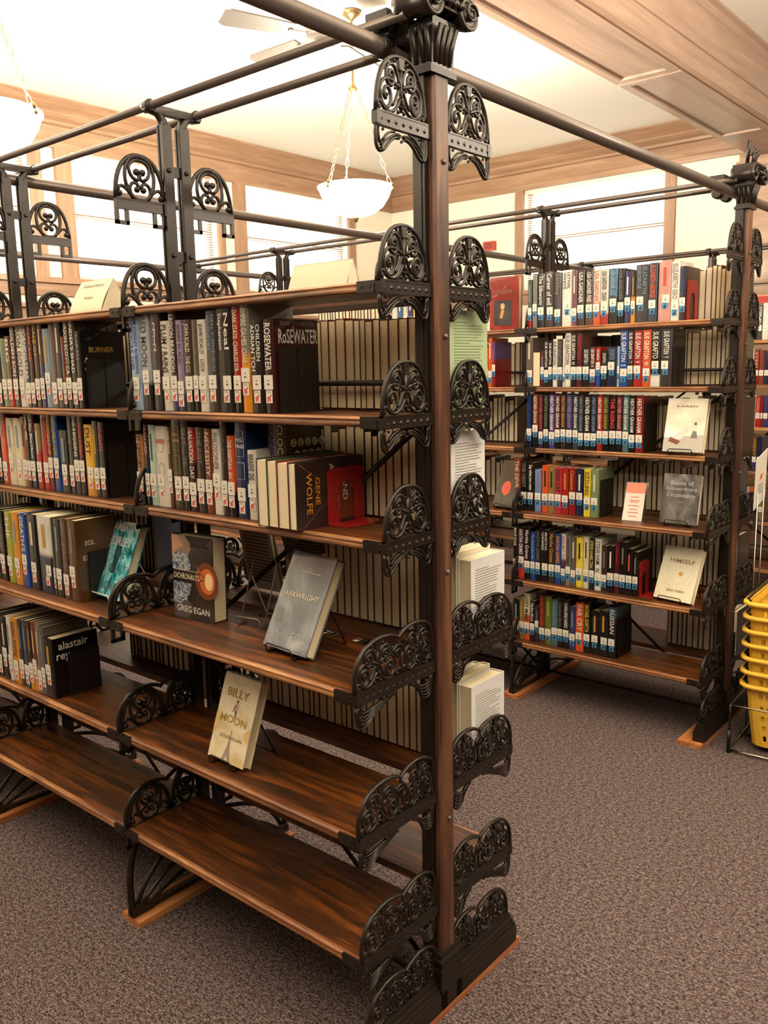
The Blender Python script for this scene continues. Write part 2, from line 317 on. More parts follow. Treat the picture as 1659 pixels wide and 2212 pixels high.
def lobe(C, c, hw, h, rimmed=True):
    """one arched panel of scrollwork: centre c, half width hw, height h"""
    X = lambda x, y: (c+x*hw, y*h)
    rim = [X(math.copysign(abs(math.cos(a))**.85, math.cos(a)), max(0, math.sin(a))**.92) for a in [PI*i/22 for i in range(23)]]
    if rimmed: C.line(rim, .0046, T_+.0018)
    mb = C.mb
    # flared stem in the middle
    mb.prism([(-(C.s0+q[0]), q[1]) for q in (X(.13, .99), X(-.13, .99), X(-.065, .79), X(.065, .79))], -T_, T_, 'x')
    C.line([X(0, .82), X(0, .08)], .0042)
    for v in (.79, .50, .17): C.line([X(-.14, v), X(.14, v)], .0022, T_+.001)
    C.line([X(-.10, .56), X(-.10, .44)], .0015); C.line([X(.10, .56), X(.10, .44)], .0015)
    for g in (-1, 1):
        # upper volute
        C.line([X(g*q[0], q[1]) for q in bez((.05, .50), (.10, .80), (.30, .93), (.52, .80), 7)+spiral(.40, .64, .20, .05, 52, -430, 16)], .0042)
        # lower volute
        C.line([X(g*q[0], q[1]) for q in bez((.06, .48), (.36, .62), (.74, .66), (.84, .38), 7)+spiral(.58, .31, .26, .06, 10, -440, 16)], .0042)
        # bottom loop and buds
        C.line([X(g*q[0], q[1]) for q in bez((.05, .30), (.20, .02), (.62, -.06), (.86, .20), 8)], .0037)
        C.line([X(g*q[0], q[1]) for q in bez((.08, .46), (.16, .36), (.24, .20), (.36, .16), 6)], .0032)
        for q, r in (((.40, .64), .0050), ((.58, .31), .0050), ((.27, .92), .0042), ((.22, .47), .0040), ((.12, .08), .0046), ((.30, .07), .0036), ((.93, .06), .0042), ((.70, .72), .0034)): C.ball(X(g*q[0], q[1]), r)
        C.line([X(g*q[0], q[1]) for q in spiral(.88, .10, .09, .02, 90, 90-300, 8)], .0028)
def apron(C, w, z, drop):
    """scrolled pendant wings under the bar"""
    for a, d in ((w, -1), (0, 1)):
        k = lambda s_, v: (a+d*s_*w, z+v*drop)
        C.line([k(*q) for q in bez((.01, 0), (-.015, -.5), (.0, -1.05), (.09, -1.0), 7)+bez((.09, -1.0), (.20, -.95), (.26, -.25), (.45, -.30), 8)], .0036)
        C.line([k(*q) for q in bez((.05, -.1), (.04, -.5), (.07, -.8), (.12, -.62), 6)+bez((.12, -.62), (.18, -.3), (.26, -.12), (.36, -.1), 5)], .0028)
        C.line([k(*q) for q in bez((.09, -.9), (.15, -.6), (.22, -.4), (.40, -.16), 6)], .0026)
        C.line([k(*q) for q in spiral(.43, -.22, .065, .02, 200, -200, 12)], .0026)
        C.ball(k(.10, -.72), .0045); C.ball(k(.14, -.12), .0036); C.ball(k(.05, -.06), .0036)
    C.ball((w/2, z-.42*drop), .0036)
BAR_H = .027
def bracket_end_narrow():
    C = Cast(YP); w = YN-YP; lobe(C, w/2, w/2-.003, .114); C.bar(w, -BAR_H, .001); apron(C, w, -BAR_H, .048)
    C.mb.box(-.0075, .0075, -YN-.002, -YN+.012, -BAR_H+.002, -.002); return C.mb.mesh('bracket', M_IRON)
WIDE_RIM = [(1, 0), (1, .18), (.998, .34), (.98, .52), (.94, .70), (.87, .87), (.77, .97), (.67, 1.0), (.57, .975), (.50, .92), (.455, .85), (.42, .92), (.35, 1.0), (.26, 1.045), (.17, 1.03), (.09, .97), (.03, .86), (.005, .72), (0, .5), (0, 0)]
def wide_rim(C, w, h, r=.0046): C.line([(a*w, b*h) for a, b in WIDE_RIM], r, T_+.0018)
def lobe_wide(C, w, h):
    wide_rim(C, w, h)
    lobe(C, w*.72, w*.27, h*.95, False); lobe(C, w*.20, w*.20, h*.98, False)
    # motif in the valley between the two arches
    C.line([(w*.445+.018*q[0], h*.52+.018*q[1]) for q in spiral(0, 0, 1.2, .3, 0, 500, 16)], .0030); C.ball((w*.445, h*.74), .0045); C.ball((w*.44, h*.14), .005)
    C.line([(w*q[0], h*q[1]) for q in bez((.455, .85), (.46, .6), (.40, .4), (.44, .05), 8)], .003)
def wings(C, w, z, drop):
    for a, d, L in ((w, -1, .50), (0, 1, .30)):
        for i in range(5):
            f = i/4
            C.line([(a+d*q[0]*w, z+q[1]*drop) for q in bez((.012+.035*f, -.05), (.0+.04*f, -.7+.35*f), (.05+.05*f, -1.15+.75*f), (.16+.03*f, -.72+.42*f), 7)+bez((.16+.03*f, -.72+.42*f), (L*.6, -.42+.2*f), (L*.8, -.2+.1*f), (L, -.10), 5)], .0026)
        C.ball((a+d*.05*w, z-.45*drop), .0055); C.ball((a+d*.09*w, z-.2*drop), .004)
    for s_ in (.52, .56, .61, .66): C.ball((w*s_, z-.006), .0065)
def bracket_end_wide():
    C = Cast(YP); w = YWD-YP; lobe_wide(C, w, .104); C.bar(w, -BAR_H-.002, .001); wings(C, w, -BAR_H-.002, .062)
    C.mb.box(-.0075, .0075, -YWD-.002, -YWD+.012, -BAR_H+.002, -.002); return C.mb.mesh('bracket', M_IRON)
def ring_lobe(C, c, hw, h, flat=0):
    X = lambda x, y: (c+x*hw, y*h); r_ = .0052
    C.line([X(math.copysign(abs(math.cos(a))**.85, math.cos(a)), max(0, math.sin(a))**.92) for a in [PI*i/20 for i in range(21)]], .0068, T_+.001)
    for g in (-1, 1):
        C.line([X(g*q[0], q[1]) for q in bez((.10, .97), (.62, .98), (.72, .45), (.42, .14), 10)], .0058)
        # figure-eight scroll
        C.line([X(g*q[0], q[1]) for q in bez((.0, .90), (.52, .92), (.52, .55), (.16, .46), 9)+bez((.16, .46), (-.02, .42), (-.02, .62), (.14, .62), 5)], r_)
        C.line([X(g*q[0], q[1]) for q in bez((.0, .02), (.50, .0), (.52, .40), (.20, .40), 9)+bez((.20, .40), (.02, .40), (.02, .22), (.16, .24), 5)], r_)
        C.ball(X(g*.12, .64), .0105); C.ball(X(g*.13, .25), .0095)
        C.line([X(g*q[0], q[1]) for q in bez((.30, .04), (.55, .30), (.88, .38), (.90, .16), 8)], r_); C.ball(X(g*.84, .12), .0095)
def lugs(C, w, z):
    for s0, s1 in ((w-.040, w+.001), (.004, .045)):
        for q in ((s0, s0+.010), (s1-.010, s1)): C.mb.box(-T_, T_, -(C.s0+q[1]), -(C.s0+q[0]), z-.040, z)
        C.mb.box(-T_, T_, -(C.s0+s1), -(C.s0+s0), z-.040, z-.030)
def bracket_mid_narrow():
    C = Cast(YP); w = YN-YP; ring_lobe(C, w/2, w/2-.004, .118); C.bar(w, -BAR_H, .001, .006, False); lugs(C, w, -BAR_H)
    C.mb.box(-.012, .012, -YP-.012, -YP+.012, -BAR_H-.004, .006); return C.mb.mesh('bracket', M_IRON)
def bracket_mid_wide():
    C = Cast(YP); w = YWD-YP; wide_rim(C, w, .112, .0062); ring_lobe(C, w*.70, w*.26, .106); C.bar(w, -BAR_H, .001, .006, False); lugs(C, w, -BAR_H)
    ring_lobe(C, w*.21, w*.185, .106)
    C.mb.box(-.012, .012, -YP-.012, -YP+.012, -BAR_H-.004, .006); return C.mb.mesh('bracket', M_IRON)
ME_EN, ME_EW, ME_MN, ME_MW = bracket_end_narrow(), bracket_end_wide(), bracket_mid_narrow(), bracket_mid_wide()
def foot_end():
    """ornate sled foot: moulded plinth rail with scrolled panel above it"""
    C = Cast(YP); w = .299-YP; lobe_wide(C, w*.97, .098)
    m = C.mb
    # raise panel to the rail top
    m.v = [(x, y, z+.106) for x, y, z in m.v]
    y0, y1 = -(YP+w+.004), -.02
    for a, z0, z1, e in ((.011, .092, .106, -.008), (.016, .078, .092, 0), (.020, .066, .078, .003), (.024, .02, .066, .006)): m.box(-a, a, y0-e, y1, z0, z1)
    return m.mesh('foot', M_IRON)
ME_FOOT = foot_end()
def foot_mid():
    C = Cast(.02); w = .30
    # tall bracket foot curving from the floor strip up to the lowest shelf
    C.line([(q[0], q[1]) for q in bez((.285, .02), (.30, .12), (.285, .22), (.25, .265), 10)], .012, .007)
    C.line([(q[0], q[1]) for q in bez((.27, .05), (.22, .16), (.12, .20), (.02, .22), 9)], .008, .006)
    C.line([(q[0], q[1]) for q in bez((.255, .04), (.18, .11), (.10, .14), (.02, .15), 9)], .007, .006)
    C.line([(q[0], q[1]) for q in bez((.24, .035), (.18, .05), (.10, .09), (.02, .09), 8)], .006, .006)
    C.mb.box(-.014, .014, -.315, -.245, .02, .045); C.mb.box(-.010, .010, -.315, -.0, .02, .034)
    return C.mb.mesh('foot', M_IRON)
ME_FOOTM = foot_mid()
def shelf_mesh(L, y0, y1, nose=True):
    """board from -y0 (front) to -y1, with a moulded front edge; returns mesh (wood top, nose)"""
    m = MB(); t = .022
    m.box(-L/2, L/2, -y0+.012, -y1, -t, -.0005, 0)
    pf = [(-y0+.0125, -.0005), (-y0+.004, -.0005), (-y0, -.003), (-y0-.0015, -.0055), (-y0+.001, -.0085), (-y0+.001, -.011), (-y0-.0005, -.015), (-y0-.0005, -.019), (-y0+.004, -.023), (-y0+.0125, -.023)]
    m.prism(pf[::-1], -L/2, L/2, 'x', 1)
    return m.mesh('shelf', [M_SHELF, M_NOSE])
ME_SHN = shelf_mesh(B-.016, YN, YP); ME_SHW = shelf_mesh(B-.016, YWD, YP)
mb = MB(); mb.box(-.024, .024, -.003, .004, -.024, .0); mb.box(-.024, .024, -.001, .02, -.0265, -.024)
for q in (-.012, .012): mb.lathe([(.0035, -.0045), (.0035, -.003), (.002, -.0028)], (q, 0, -.012), 8, 0, True, 'y')
ME_PLATE = mb.mesh('corner_plate', M_IRON)
def capital(parent):
    m = MB(); zt = 2.29
    m.box(-.040, .022, -.046, .046, 2.222, 2.232); m.box(-.036, .019, -.042, .042, 2.232, 2.238)
    # tapered bell with leaf relief
    m.add([(-.034, -.036, 2.238), (.017, -.036, 2.238), (.017, .036, 2.238), (-.034, .036, 2.238), (-.040, -.044, 2.33), (.026, -.044, 2.33), (.026, .044, 2.33), (-.040, .044, 2.33)], [(0, 3, 2, 1), (4, 5, 6, 7), (0, 1, 5, 4), (1, 2, 6, 5), (2, 3, 7, 6), (3, 0, 4, 7)])
    for y in (-.024, -.008, .008, .024):
        m.tube([(.018, y, 2.245), (.024, y*1.05, 2.28), (.036, y*1.15, 2.315)], .006, .005, 6, (1, 0, 0))
    for x in (-.024, -.004, .012):
        for g in (-1, 1): m.tube([(x, g*.037, 2.245), (x, g*.042, 2.28), (x, g*.052, 2.312)], .006, .005, 6, (0, 1, 0))
    # volutes rolled at both ends
    for y in (-.062, .062):
        m.lathe([(.014, -.046), (.030, -.045), (.031, -.03), (.024, -.01), (.024, .01), (.031, .03), (.033, .046), (.027, .048), (.026, .043), (.012, .043), (.010, .052), (.0, .054)], (0, y, 2.352), 18, 0, True, 'x')
        m.tube([(.052, y+.020*q[0], 2.352+.020*q[1]) for q in spiral(0, 0, 1.1, .3, 0, 500, 18)], .003, .004, 6, (1, 0, 0))
    m.box(-.040, .040, -.06, .06, 2.345, 2.375); m.box(-.046, .046, -.064, .064, 2.375, 2.392)
    for y in (-.03, -.01, .01, .03): m.ball((.046, y, 2.358), .009)
    for y in (-.036, 0, .036): m.ball((.048, y, 2.384), .008)
    m.build('capital', M_IRON, parent)
    f = MB()
    for a in range(5):
        t = (a-2)*.5
        f.tube([(.012, .010*t, 2.392), (.020, .020*t, 2.425), (.014, .026*t, 2.455-.012*abs(a-2)), (.026, .030*t, 2.468-.014*abs(a-2))], .010, .005, 6, (1, 0, 0))
    f.tube([(-.01, 0, 2.392), (-.008, 0, 2.45), (-.004, 0, 2.49)], .012, .008, 6, (1, 0, 0))
    f.build('finial', M_IRON, parent)
def end_post(stack):
    m = MB()
    m.box(-.036, -.004, -YP, YP, .02, 2.235); m.box(-.030, .0, -.031, .031, .02, 2.235)
    for y in (-YP, YP-.004): m.box(-.020, -.012, y-.002*(1 if y < 0 else -1), y+.004+.002*(1 if y > 0 else -1), .16, 2.2)
    p = m.build('end_post', M_IRON, stack)
    w = MB(); c = .006
    w.prism([(0, -.0275), (.010, -.0275), (.016, -.0215), (.016, .0215), (.010, .0275), (0, .0275)], .17, 2.222, 'z'); w.build('wood_facing', M_POST, p)
    b = MB()
    b.box(-.042, .024, -.044, .044, .02, .125)
    for z0, z1, e in ((.125, .135, .005), (.135, .148, 0), (.148, .158, .004), (.158, .172, -.003)): b.box(-.042-e, .024+e, -.044-e, .044+e, z0, z1)
    b.build('plinth', M_IRON, p)
    for z in (.52, 1.14, 1.68, 2.05):
        q = MB(); q.lathe([(.0065, 0), (.0065, .002), (.005, .005), (.0, .006)], (.016, .004, z), 10, 0, True, 'x'); q.build('bolt', M_STEEL, p)
    capital(p)
def mid_head():
    m = MB(); zt = 2.345
    for g in (-1, 1):
        m.tube([(0, g*.030, 2.27), (0, g*.032, 2.30), (0, g*.05, 2.322), (0, g*.092, 2.33)], .013, .012, 8, (1, 0, 0))
        m.lathe([(.013, -.016), (.017, -.014), (.017, .014), (.013, .016)], (0, g*.078, 2.332), 12, 0, True, 'x')
    m.box(-.012, .012, -.085, .085, 2.318, 2.338)
    return m.mesh('upright_head', M_IRON)
ME_HEAD = mid_head()
def upright_mesh():
    m = MB(); m.box(-.010, .010, -.013, .013, .03, 2.30); m.box(-.013, -.006, -.016, .016, .03, 2.29); m.box(.006, .013, -.016, .016, .03, 2.29)
    return m.mesh('upright', M_IRON)
ME_UP = upright_mesh()
mb = MB(); mb.box(-.006, .006, -.028, .028, -.014, .014)
for g in (-1, 1): mb.lathe([(.007, 0), (.007, .003), (.004, .006), (0, .006)], (.013, g*.030, 0), 8, 0, True, 'x')
ME_SPACER = mb.mesh('spacer', M_IRON)
def clamp_mesh():
    """saddle gripping the cross tube under the two tie rods"""
    m = MB(); m.box(-.03, .03, -.07, .07, 2.342, 2.362); m.box(-.022, .022, -.055, .055, 2.312, 2.344)
    for g in (-1, 1): m.lathe([(.019, -.016), (.024, -.014), (.024, .014), (.019, .016)], (0, g*.05, 2.295), 14, 0, True, 'y')
    return m.mesh('clamp', M_IRON)
ME_CLAMP = clamp_mesh()
def build_stack(name, label, x_end, y0, zl, z0s, nb, top_shelves, strip_l):
    st = empty(name, (x_end, y0, 0)); tag(st, label, 'bookcase', 'iron library bookcases')
    end_post(st)
    for side in (1, -1):
        put('foot', ME_FOOT, st, (0, 0, 0), None, (1, side, 1))
        if z0s[0]: put('bracket', ME_EN, st, (0, 0, z0s[0]), None, (1, side, 1))
        for i, z in enumerate(zl): put('bracket', ME_EN if i < 3 else ME_EW, st, (0, 0, z), None, (1, side, 1))
    m = MB(); m.box(-.08, .023, -strip_l, strip_l, 0, .02); m.build('floor_strip', M_STRIP, st)
    put('clamp', ME_CLAMP, st, (-.105, 0, 0))
    m = MB(); m.box(-.10, -.02, -.03, .03, 2.30, 2.335); m.build('head_arm', M_IRON, st)
    for k in range(1, nb+1):
        x = -k*B
        for side in (1, -1):
            u_ = put('upright', ME_UP, st, (x, -side*.030, 0))
            put('foot', ME_FOOTM, st, (x, 0, 0), None, (1, side, 1))
            zz = z0s[min(k, len(z0s)-1)]
            if zz: put('bracket', ME_MN, st, (x, 0, zz), None, (1, side, 1))
            for i, z in enumerate(zl): put('bracket', ME_MN if i < 3 else ME_MW, st, (x, 0, z), None, (1, side, 1))
        for z in (2.17, 1.94, 1.40, .8, .2): put('spacer', ME_SPACER, st, (x, 0, z))
        put('upright_head', ME_HEAD, st, (x, 0, 0))
        m = MB(); m.box(x-.045, x+.045, -strip_l+.01, strip_l-.01, 0, .02); m.build('floor_strip', M_STRIP, st)
    for k in range(nb):
        xc = -(k+.5)*B
        for side in (1, -1):
            for i, z in enumerate(zl):
                if (k, side, i) in top_shelves: continue
                s = put('shelf', ME_SHN if i < 3 else ME_SHW, st, (xc, 0, z), (0, 0, 0 if side == 1 else PI))
                for g in (-1, 1): put('corner_plate', ME_PLATE, s, (g*(B/2-.034), -(YN if i < 3 else YWD), 0))
        # back stay rod and crossed diagonal straps between the uprights
        r_ = MB(); r_.tube([(-k*B-.02, 0, 1.578), (-(k+1)*B+.01, 0, 1.578)], .0075, None, 8, (0, 1, 0)); r_.build('stay_rod', M_IRON, st)
        r_ = MB(); r_.tube([(-k*B-.02, 0, .055), (-(k+1)*B+.01, 0, .055)], .0075, None, 8, (0, 1, 0)); r_.build('stay_rod', M_IRON, st)
        for (za, zb) in ((1.50, .84), (.08, .76)):
            r_ = MB(); xa, xb = -k*B-.03, -(k+1)*B+.02
            r_.tube([(xa, .004 if za > zb else -.004, za), (xb, .004 if za > zb else -.004, zb)], .010, .003, 4, (0, 1, 0)); r_.build('diagonal_strap', M_IRON, st)
    for g in (-1, 1):
        t = MB(); t.tube([(-.02, g*.075, 2.333), (-nb*B, g*.075, 2.333)], .0105, None, 10, (0, 1, 0)); t.build('tie_rod', M_STEEL, st)
    return st
Z1L = [1.7916, 1.5116, 1.2427, .9325, .5993, .3022]
Z2L = [1.7834, 1.5112, 1.2241, .923, .5951, .2891]
Z3L = [1.742, 1.462, 1.19, .915, .595, .289]
X2, Y2, Y3 = -.047, DST, 2*DST
build_stack('bookcase', 'nearest iron bookcase, dark wood shelves on scrolled brackets, bottom shelves empty', 0, 0, Z1L, [2.1186, 2.0775, 2.1064, 2.1], 4, set(), .325)
build_stack('bookcase', 'middle iron bookcase across the carpet aisle, mystery books with blue stickers', X2, Y2, Z2L, [2.0435, 2.0943, 2.08, 2.08], 4, set(), .335)
build_stack('bookcase', 'farthest iron bookcase, only partly showing behind the yellow baskets', X2, Y3, Z3L, [2.06, 2.06, 2.06, 2.06], 4, set(), .335)
for x, lab in ((-.105, 'long steel tube joining the bookcase end posts overhead'), (-2*B-.03, 'steel cross tube over the bookcases, crossing behind the nearest upright heads'), (-4*B-.02, 'farthest steel cross tube over the bookcases, low before the windows')):
    t = MB(); t.tube([(x, -1.6 if x > -1 else -2.6, 2.295), (x, 5.2, 2.295)], .0195, None, 14, (1, 0, 0)); o = t.build('cross_tube', M_STEEL); tag(o, lab, 'tube', 'overhead cross tubes')
ROWS={
'A1':(1.5116,-0.185,[
 (-0.927, 0.046, 0.263, 'paleblue', 'paleblue', 'KIM STANLEY ROBINSON|NEW YORK 2140', 'blue'),
 (-0.878, 0.044, 0.263, 'silver', 'nearblack:.28', 'RED MOON', 'dgrey'),
 (-0.828, 0.045, 0.261, 'umber', 'nearblack:.22', '2 3 1 2', 'w*'),
 (-0.782, 0.037, 0.235, 'offwhite', '', 'PLUM / RAINS', 'ink'),
 (-0.744, 0.027, 0.259, 'umber', 'indigo:.2', 'LEGION BRANDON', 'w'),
 (-0.716, 0.026, 0.234, 'lavender', 'slate:.2', 'JOHN SCALZI', 'ink'),
 (-0.687, 0.037, 0.234, 'umber', 'nearblack:.3', 'JOHN SCALZI   THE CO', 'cream'),
 (-0.648, 0.02, 0.232, 'taupe', 'nearblack:.3', 'JOHN SCALZI', 'grey'),
 (-0.627, 0.033, 0.231, 'offwhite', '', 'JOHN SCALZI    LOCK', 'dgrey'),
 (-0.591, 0.041, 0.25, 'charcoal', 'umber:.3', 'NEAL STEPHENSON|SEVENEVES', 'steel'),
 (-0.55, 0.057, 0.252, 'nearblack', '', 'Neal|Stephenson', 'w'),
 (-0.49, 0.028, 0.256, 'red', 'nearblack:.2', 'DARK STATE  CHARLES STR', 'cream'),
 (-0.46, 0.032, 0.258, 'grey', 'amber:.55', 'EMPIRE GAMES  CHAR', 'cream'),
 (-0.426, 0.044, 0.219, 'nearblack', '', 'CHILDREN|ADRIAN TCH', 'w'),
 (-0.379, 0.036, 0.22, 'crimsonblack', '', 'ROSEWATER', 'w'),
]),
'A2':(1.2427,-0.17,[
 (-0.952, 0.033, 0.253, 'ochre', 'nearblack:.25', 'VIOLENT CENTURY', 'ink'),
 (-0.911, 0.02, 0.227, 'plum', 'navy:.6', 'BALLARD', 'pink'),
 (-0.89, 0.031, 0.227, 'mint', '', '', 'dgrey'),
 (-0.858, 0.054, 0.225, 'offwhite', '', 'AREA', 'coral*'),
 (-0.802, 0.017, 0.223, 'brown', '', 'JULES VERNE', 'cream'),
 (-0.783, 0.041, 0.247, 'olive', '', 'Jules Verne', 'gold*'),
 (-0.74, 0.029, 0.25, 'charcoal', 'nearblack:.2', 'MENT ... TE', 'grey'),
 (-0.71, 0.03, 0.226, 'red', 'crimsonblack:.6', 'SALVATION  DAY', 'w'),
 (-0.678, 0.033, 0.226, 'umber', '', 'THE JUST', 'grey'),
 (-0.642, 0.03, 0.224, 'rust', '', 'NECESSITY', 'cream'),
 (-0.61, 0.033, 0.224, 'white', '', 'PHILOSOPHER', 'grey'),
 (-0.576, 0.024, 0.25, 'umber', '', 'AFAIS  AND', 'taupe'),
 (-0.55, 0.027, 0.208, 'orange', 'nearblack:.32', 'THE MARTIAN  AN', 'w'),
 (-0.518, 0.042, 0.242, 'royal', '', 'H.G. Wells', 'w*'),
 (-0.473, 0.033, 0.175, 'offwhite', '', 'INVASIVE  DIG', 'ink'),
 (-0.437, 0.034, 0.248, 'lavender', '', 'CONNIE  CR', 'ink'),
 (-0.401, 0.03, 0.246, 'umber', '', 'CLOCK', 'cream'),
]),
'B1':(1.5116,-0.185,[
 (-1.788, 0.037, 0.276, 'umber', '', '', ''),
 (-1.749, 0.031, 0.266, 'slate', '', '', ''),
 (-1.714, 0.033, 0.242, 'umber', '', '', ''),
 (-1.678, 0.035, 0.223, 'sage', '', '', ''),
 (-1.641, 0.035, 0.229, 'brown', 'red:.25', 'BIG', 'w'),
 (-1.602, 0.036, 0.266, 'umber', '', 'GOLDEN SON', 'w'),
 (-1.565, 0.044, 0.268, 'offwhite', '', 'IRON GOLD', 'dgrey'),
 (-1.519, 0.03, 0.266, 'slate', '', 'MORNING STAR', 'w'),
 (-1.488, 0.027, 0.264, 'crimsonblack', '', 'DARK AGE', 'orange'),
 (-1.457, 0.03, 0.266, 'umber', '', 'VALE OF', 'gold'),
 (-1.425, 0.026, 0.267, 'brown', 'indigo:.5', '', ''),
 (-1.398, 0.041, 0.242, 'steel', '', '', ''),
 (-1.356, 0.03, 0.267, 'taupe', '', 'Gatefather', 'grey'),
 (-1.324, 0.033, 0.267, 'charcoal', '', '', ''),
 (-1.29, 0.019, 0.214, 'rust', 'nearblack:.4', '', ''),
 (-1.27, 0.031, 0.269, 'nearblack', '', 'ORSON SCOTT CA', 'w'),
 (-1.238, 0.029, 0.268, 'umber', '', "ENDER'S SHAD", 'w'),
 (-1.208, 0.027, 0.227, 'nearblack', '', 'EARTH', 'grey'),
]),
'B2':(1.2427,-0.17,[
 (-1.867, 0.042, 0.247, 'navy', '', '', ''),
 (-1.822, 0.031, 0.24, 'slate', '', '', ''),
 (-1.791, 0.027, 0.242, 'nearblack', '', '', 'cream'),
 (-1.763, 0.038, 0.26, 'salmon', '', '', ''),
 (-1.718, 0.049, 0.229, 'cream', '', '', ''),
 (-1.667, 0.053, 0.23, 'cream', '', '', ''),
 (-1.613, 0.027, 0.235, 'copper', '', '', 'nearblack'),
 (-1.585, 0.022, 0.259, 'nearblack', '', 'AS', 'w'),
 (-1.562, 0.034, 0.26, 'maroon', 'navy:.7', 'Red Sky, Blue Moon', 'w'),
 (-1.525, 0.036, 0.215, 'khaki', 'red:.6', '', ''),
 (-1.483, 0.037, 0.259, 'red', '', '', ''),
 (-1.445, 0.028, 0.253, 'maroon', '', 'BLOODLINE', 'gold'),
 (-1.416, 0.036, 0.251, 'blue', '', 'ABSOLUTELY  MAN', 'lime'),
 (-1.376, 0.056, 0.198, 'nearblack', '', '', ''),
 (-1.318, 0.027, 0.256, 'charcoal', '', 'HIGGINS', 'grey'),
 (-1.289, 0.03, 0.257, 'umber', '', 'C A HIGGINS', 'w'),
 (-1.258, 0.029, 0.257, 'nearblack', '', 'C A HIGGINS SUPERNO', 'coral'),
 (-1.226, 0.048, 0.219, 'yellow', 'amber:.2', 'DUST', 'ink'),
 (-1.177, 0.029, 0.231, 'charcoal', '', '', ''),
 (-1.146, 0.031, 0.228, 'nearblack', '', 'WOOL', 'coral'),
]),
'B3':(0.9325,-0.26,[
 (-1.741, 0.047, 0.236, 'slate', '', '', ''),
 (-1.691, 0.036, 0.24, 'umber', '', '', ''),
 (-1.651, 0.039, 0.239, 'nearblack', '', 'BLACK LIBRARY', 'grey'),
 (-1.603, 0.044, 0.238, 'lime', '', 'THE', 'w'),
 (-1.556, 0.043, 0.239, 'amber', '', '', ''),
 (-1.506, 0.045, 0.241, 'blue', '', "DEATH'S", 'w'),
 (-1.455, 0.059, 0.245, 'nearblack', '', '', ''),
 (-1.39, 0.083, 0.246, 'white', 'navy:.5', '', ''),
 (-1.303, 0.011, 0.247, 'green', '', '', ''),
 (-1.291, 0.04, 0.246, 'umber', '', '', ''),
 (-1.249, 0.038, 0.25, 'brown', '', 'GATHER THE DAUGHTERS', 'grey'),
 (-1.21, 0.049, 0.249, 'bronze', '', '', ''),
]),
'B4':(0.5993,-0.29,[
 (-1.733, 0.031, 0.211, 'brown', '', '', ''),
 (-1.699, 0.027, 0.216, 'navy', '', '', ''),
 (-1.669, 0.026, 0.213, 'umber', '', '', ''),
 (-1.639, 0.039, 0.217, 'nearblack', '', '', ''),
 (-1.597, 0.026, 0.22, 'white', '', '', ''),
 (-1.568, 0.044, 0.222, 'amber', '', 'GOING POSTAL', 'ink'),
 (-1.521, 0.029, 0.225, 'charcoal', '', '', ''),
 (-1.49, 0.031, 0.228, 'slate', '', '', ''),
 (-1.458, 0.026, 0.229, 'crimsonblack', 'amber:.4', '', ''),
 (-1.431, 0.025, 0.23, 'rust', 'amber:.4', '', ''),
 (-1.404, 0.025, 0.231, 'grey', '', '', ''),
 (-1.377, 0.023, 0.225, 'taupe', '', '', ''),
 (-1.353, 0.051, 0.195, 'nearblack', '', '', ''),
]),
'C1':(1.7834,2.002,[
 (-0.964, 0.02, 0.22, 'green', 'red:.2', '', ''),
 (-0.939, 0.023, 0.246, 'grey', '', '', ''),
 (-0.911, 0.034, 0.243, 'nearblack', '', 'The Silkworm', 'w'),
 (-0.874, 0.045, 0.248, 'umber', '', 'Career of evil', 'w'),
 (-0.827, 0.036, 0.24, 'charcoal', '', 'Holding', 'grey'),
 (-0.786, 0.047, 0.247, 'white', '', 'LETHAL|WHITE', 'ink'),
 (-0.738, 0.026, 0.243, 'mauve', '', '', 'w'),
 (-0.709, 0.034, 0.239, 'umber', '', 'LISA GARDNER', 'w'),
 (-0.67, 0.036, 0.237, 'nearblack', 'brown:.5', 'LISA GARDNER FIND', 'w'),
 (-0.632, 0.032, 0.24, 'offwhite', 'orange:.4', 'LISA GARDNER', 'orange'),
 (-0.598, 0.037, 0.237, 'offwhite', 'red:.2', 'LISA GARDNER   CRASH', 'ink'),
 (-0.557, 0.038, 0.235, 'steelblue', 'nearblack:.5', 'LISA GARDNER  LOST', 'paleblue'),
 (-0.516, 0.028, 0.232, 'nearblack', '', 'LISA GARDNER', 'grey'),
 (-0.485, 0.027, 0.219, 'indigo', '', '', 'w'),
 (-0.456, 0.019, 0.216, 'umber', 'amber:.5', '', ''),
 (-0.435, 0.056, 0.239, 'charcoal', '', 'ELIZABETH|GEORGE', 'steel'),
 (-0.377, 0.037, 0.242, 'slate', '', 'ELIZABETH GEORGE', 'orange'),
 (-0.334, 0.052, 0.244, 'pink', '', '', 'coral'),
 (-0.28, 0.035, 0.24, 'white', '', 'ELIZABETH GEO', 'grey'),
 (-0.243, 0.025, 0.217, 'umber', '', 'ELIZABETH', 'blue'),
]),
'C2':(1.5112,2.002,[
 (-0.971, 0.034, 0.229, 'taupe', '', '', ''),
 (-0.934, 0.039, 0.163, 'PAGES', '', '', ''),
 (-0.893, 0.018, 0.166, 'maroon', '', '', ''),
 (-0.874, 0.021, 0.214, 'nearblack', '', 'SUE GRAFTON', 'w'),
 (-0.852, 0.019, 0.209, 'nearblack', '', 'SUE GRAFTON', 'w'),
 (-0.83, 0.023, 0.217, 'white', '', 'SUE GRAFTON', 'ink'),
 (-0.806, 0.026, 0.216, 'charcoal', '', 'SUE GRAFTON', 'grey'),
 (-0.777, 0.009, 0.217, 'white', '', '', ''),
 (-0.766, 0.027, 0.241, 'white', '', 'SUE GRAFTON', 'ink'),
 (-0.737, 0.027, 0.24, 'nearblack', '', 'SUE GRAFTON  M', 'w'),
 (-0.709, 0.028, 0.239, 'maroon', '', 'GRAFTON', 'red'),
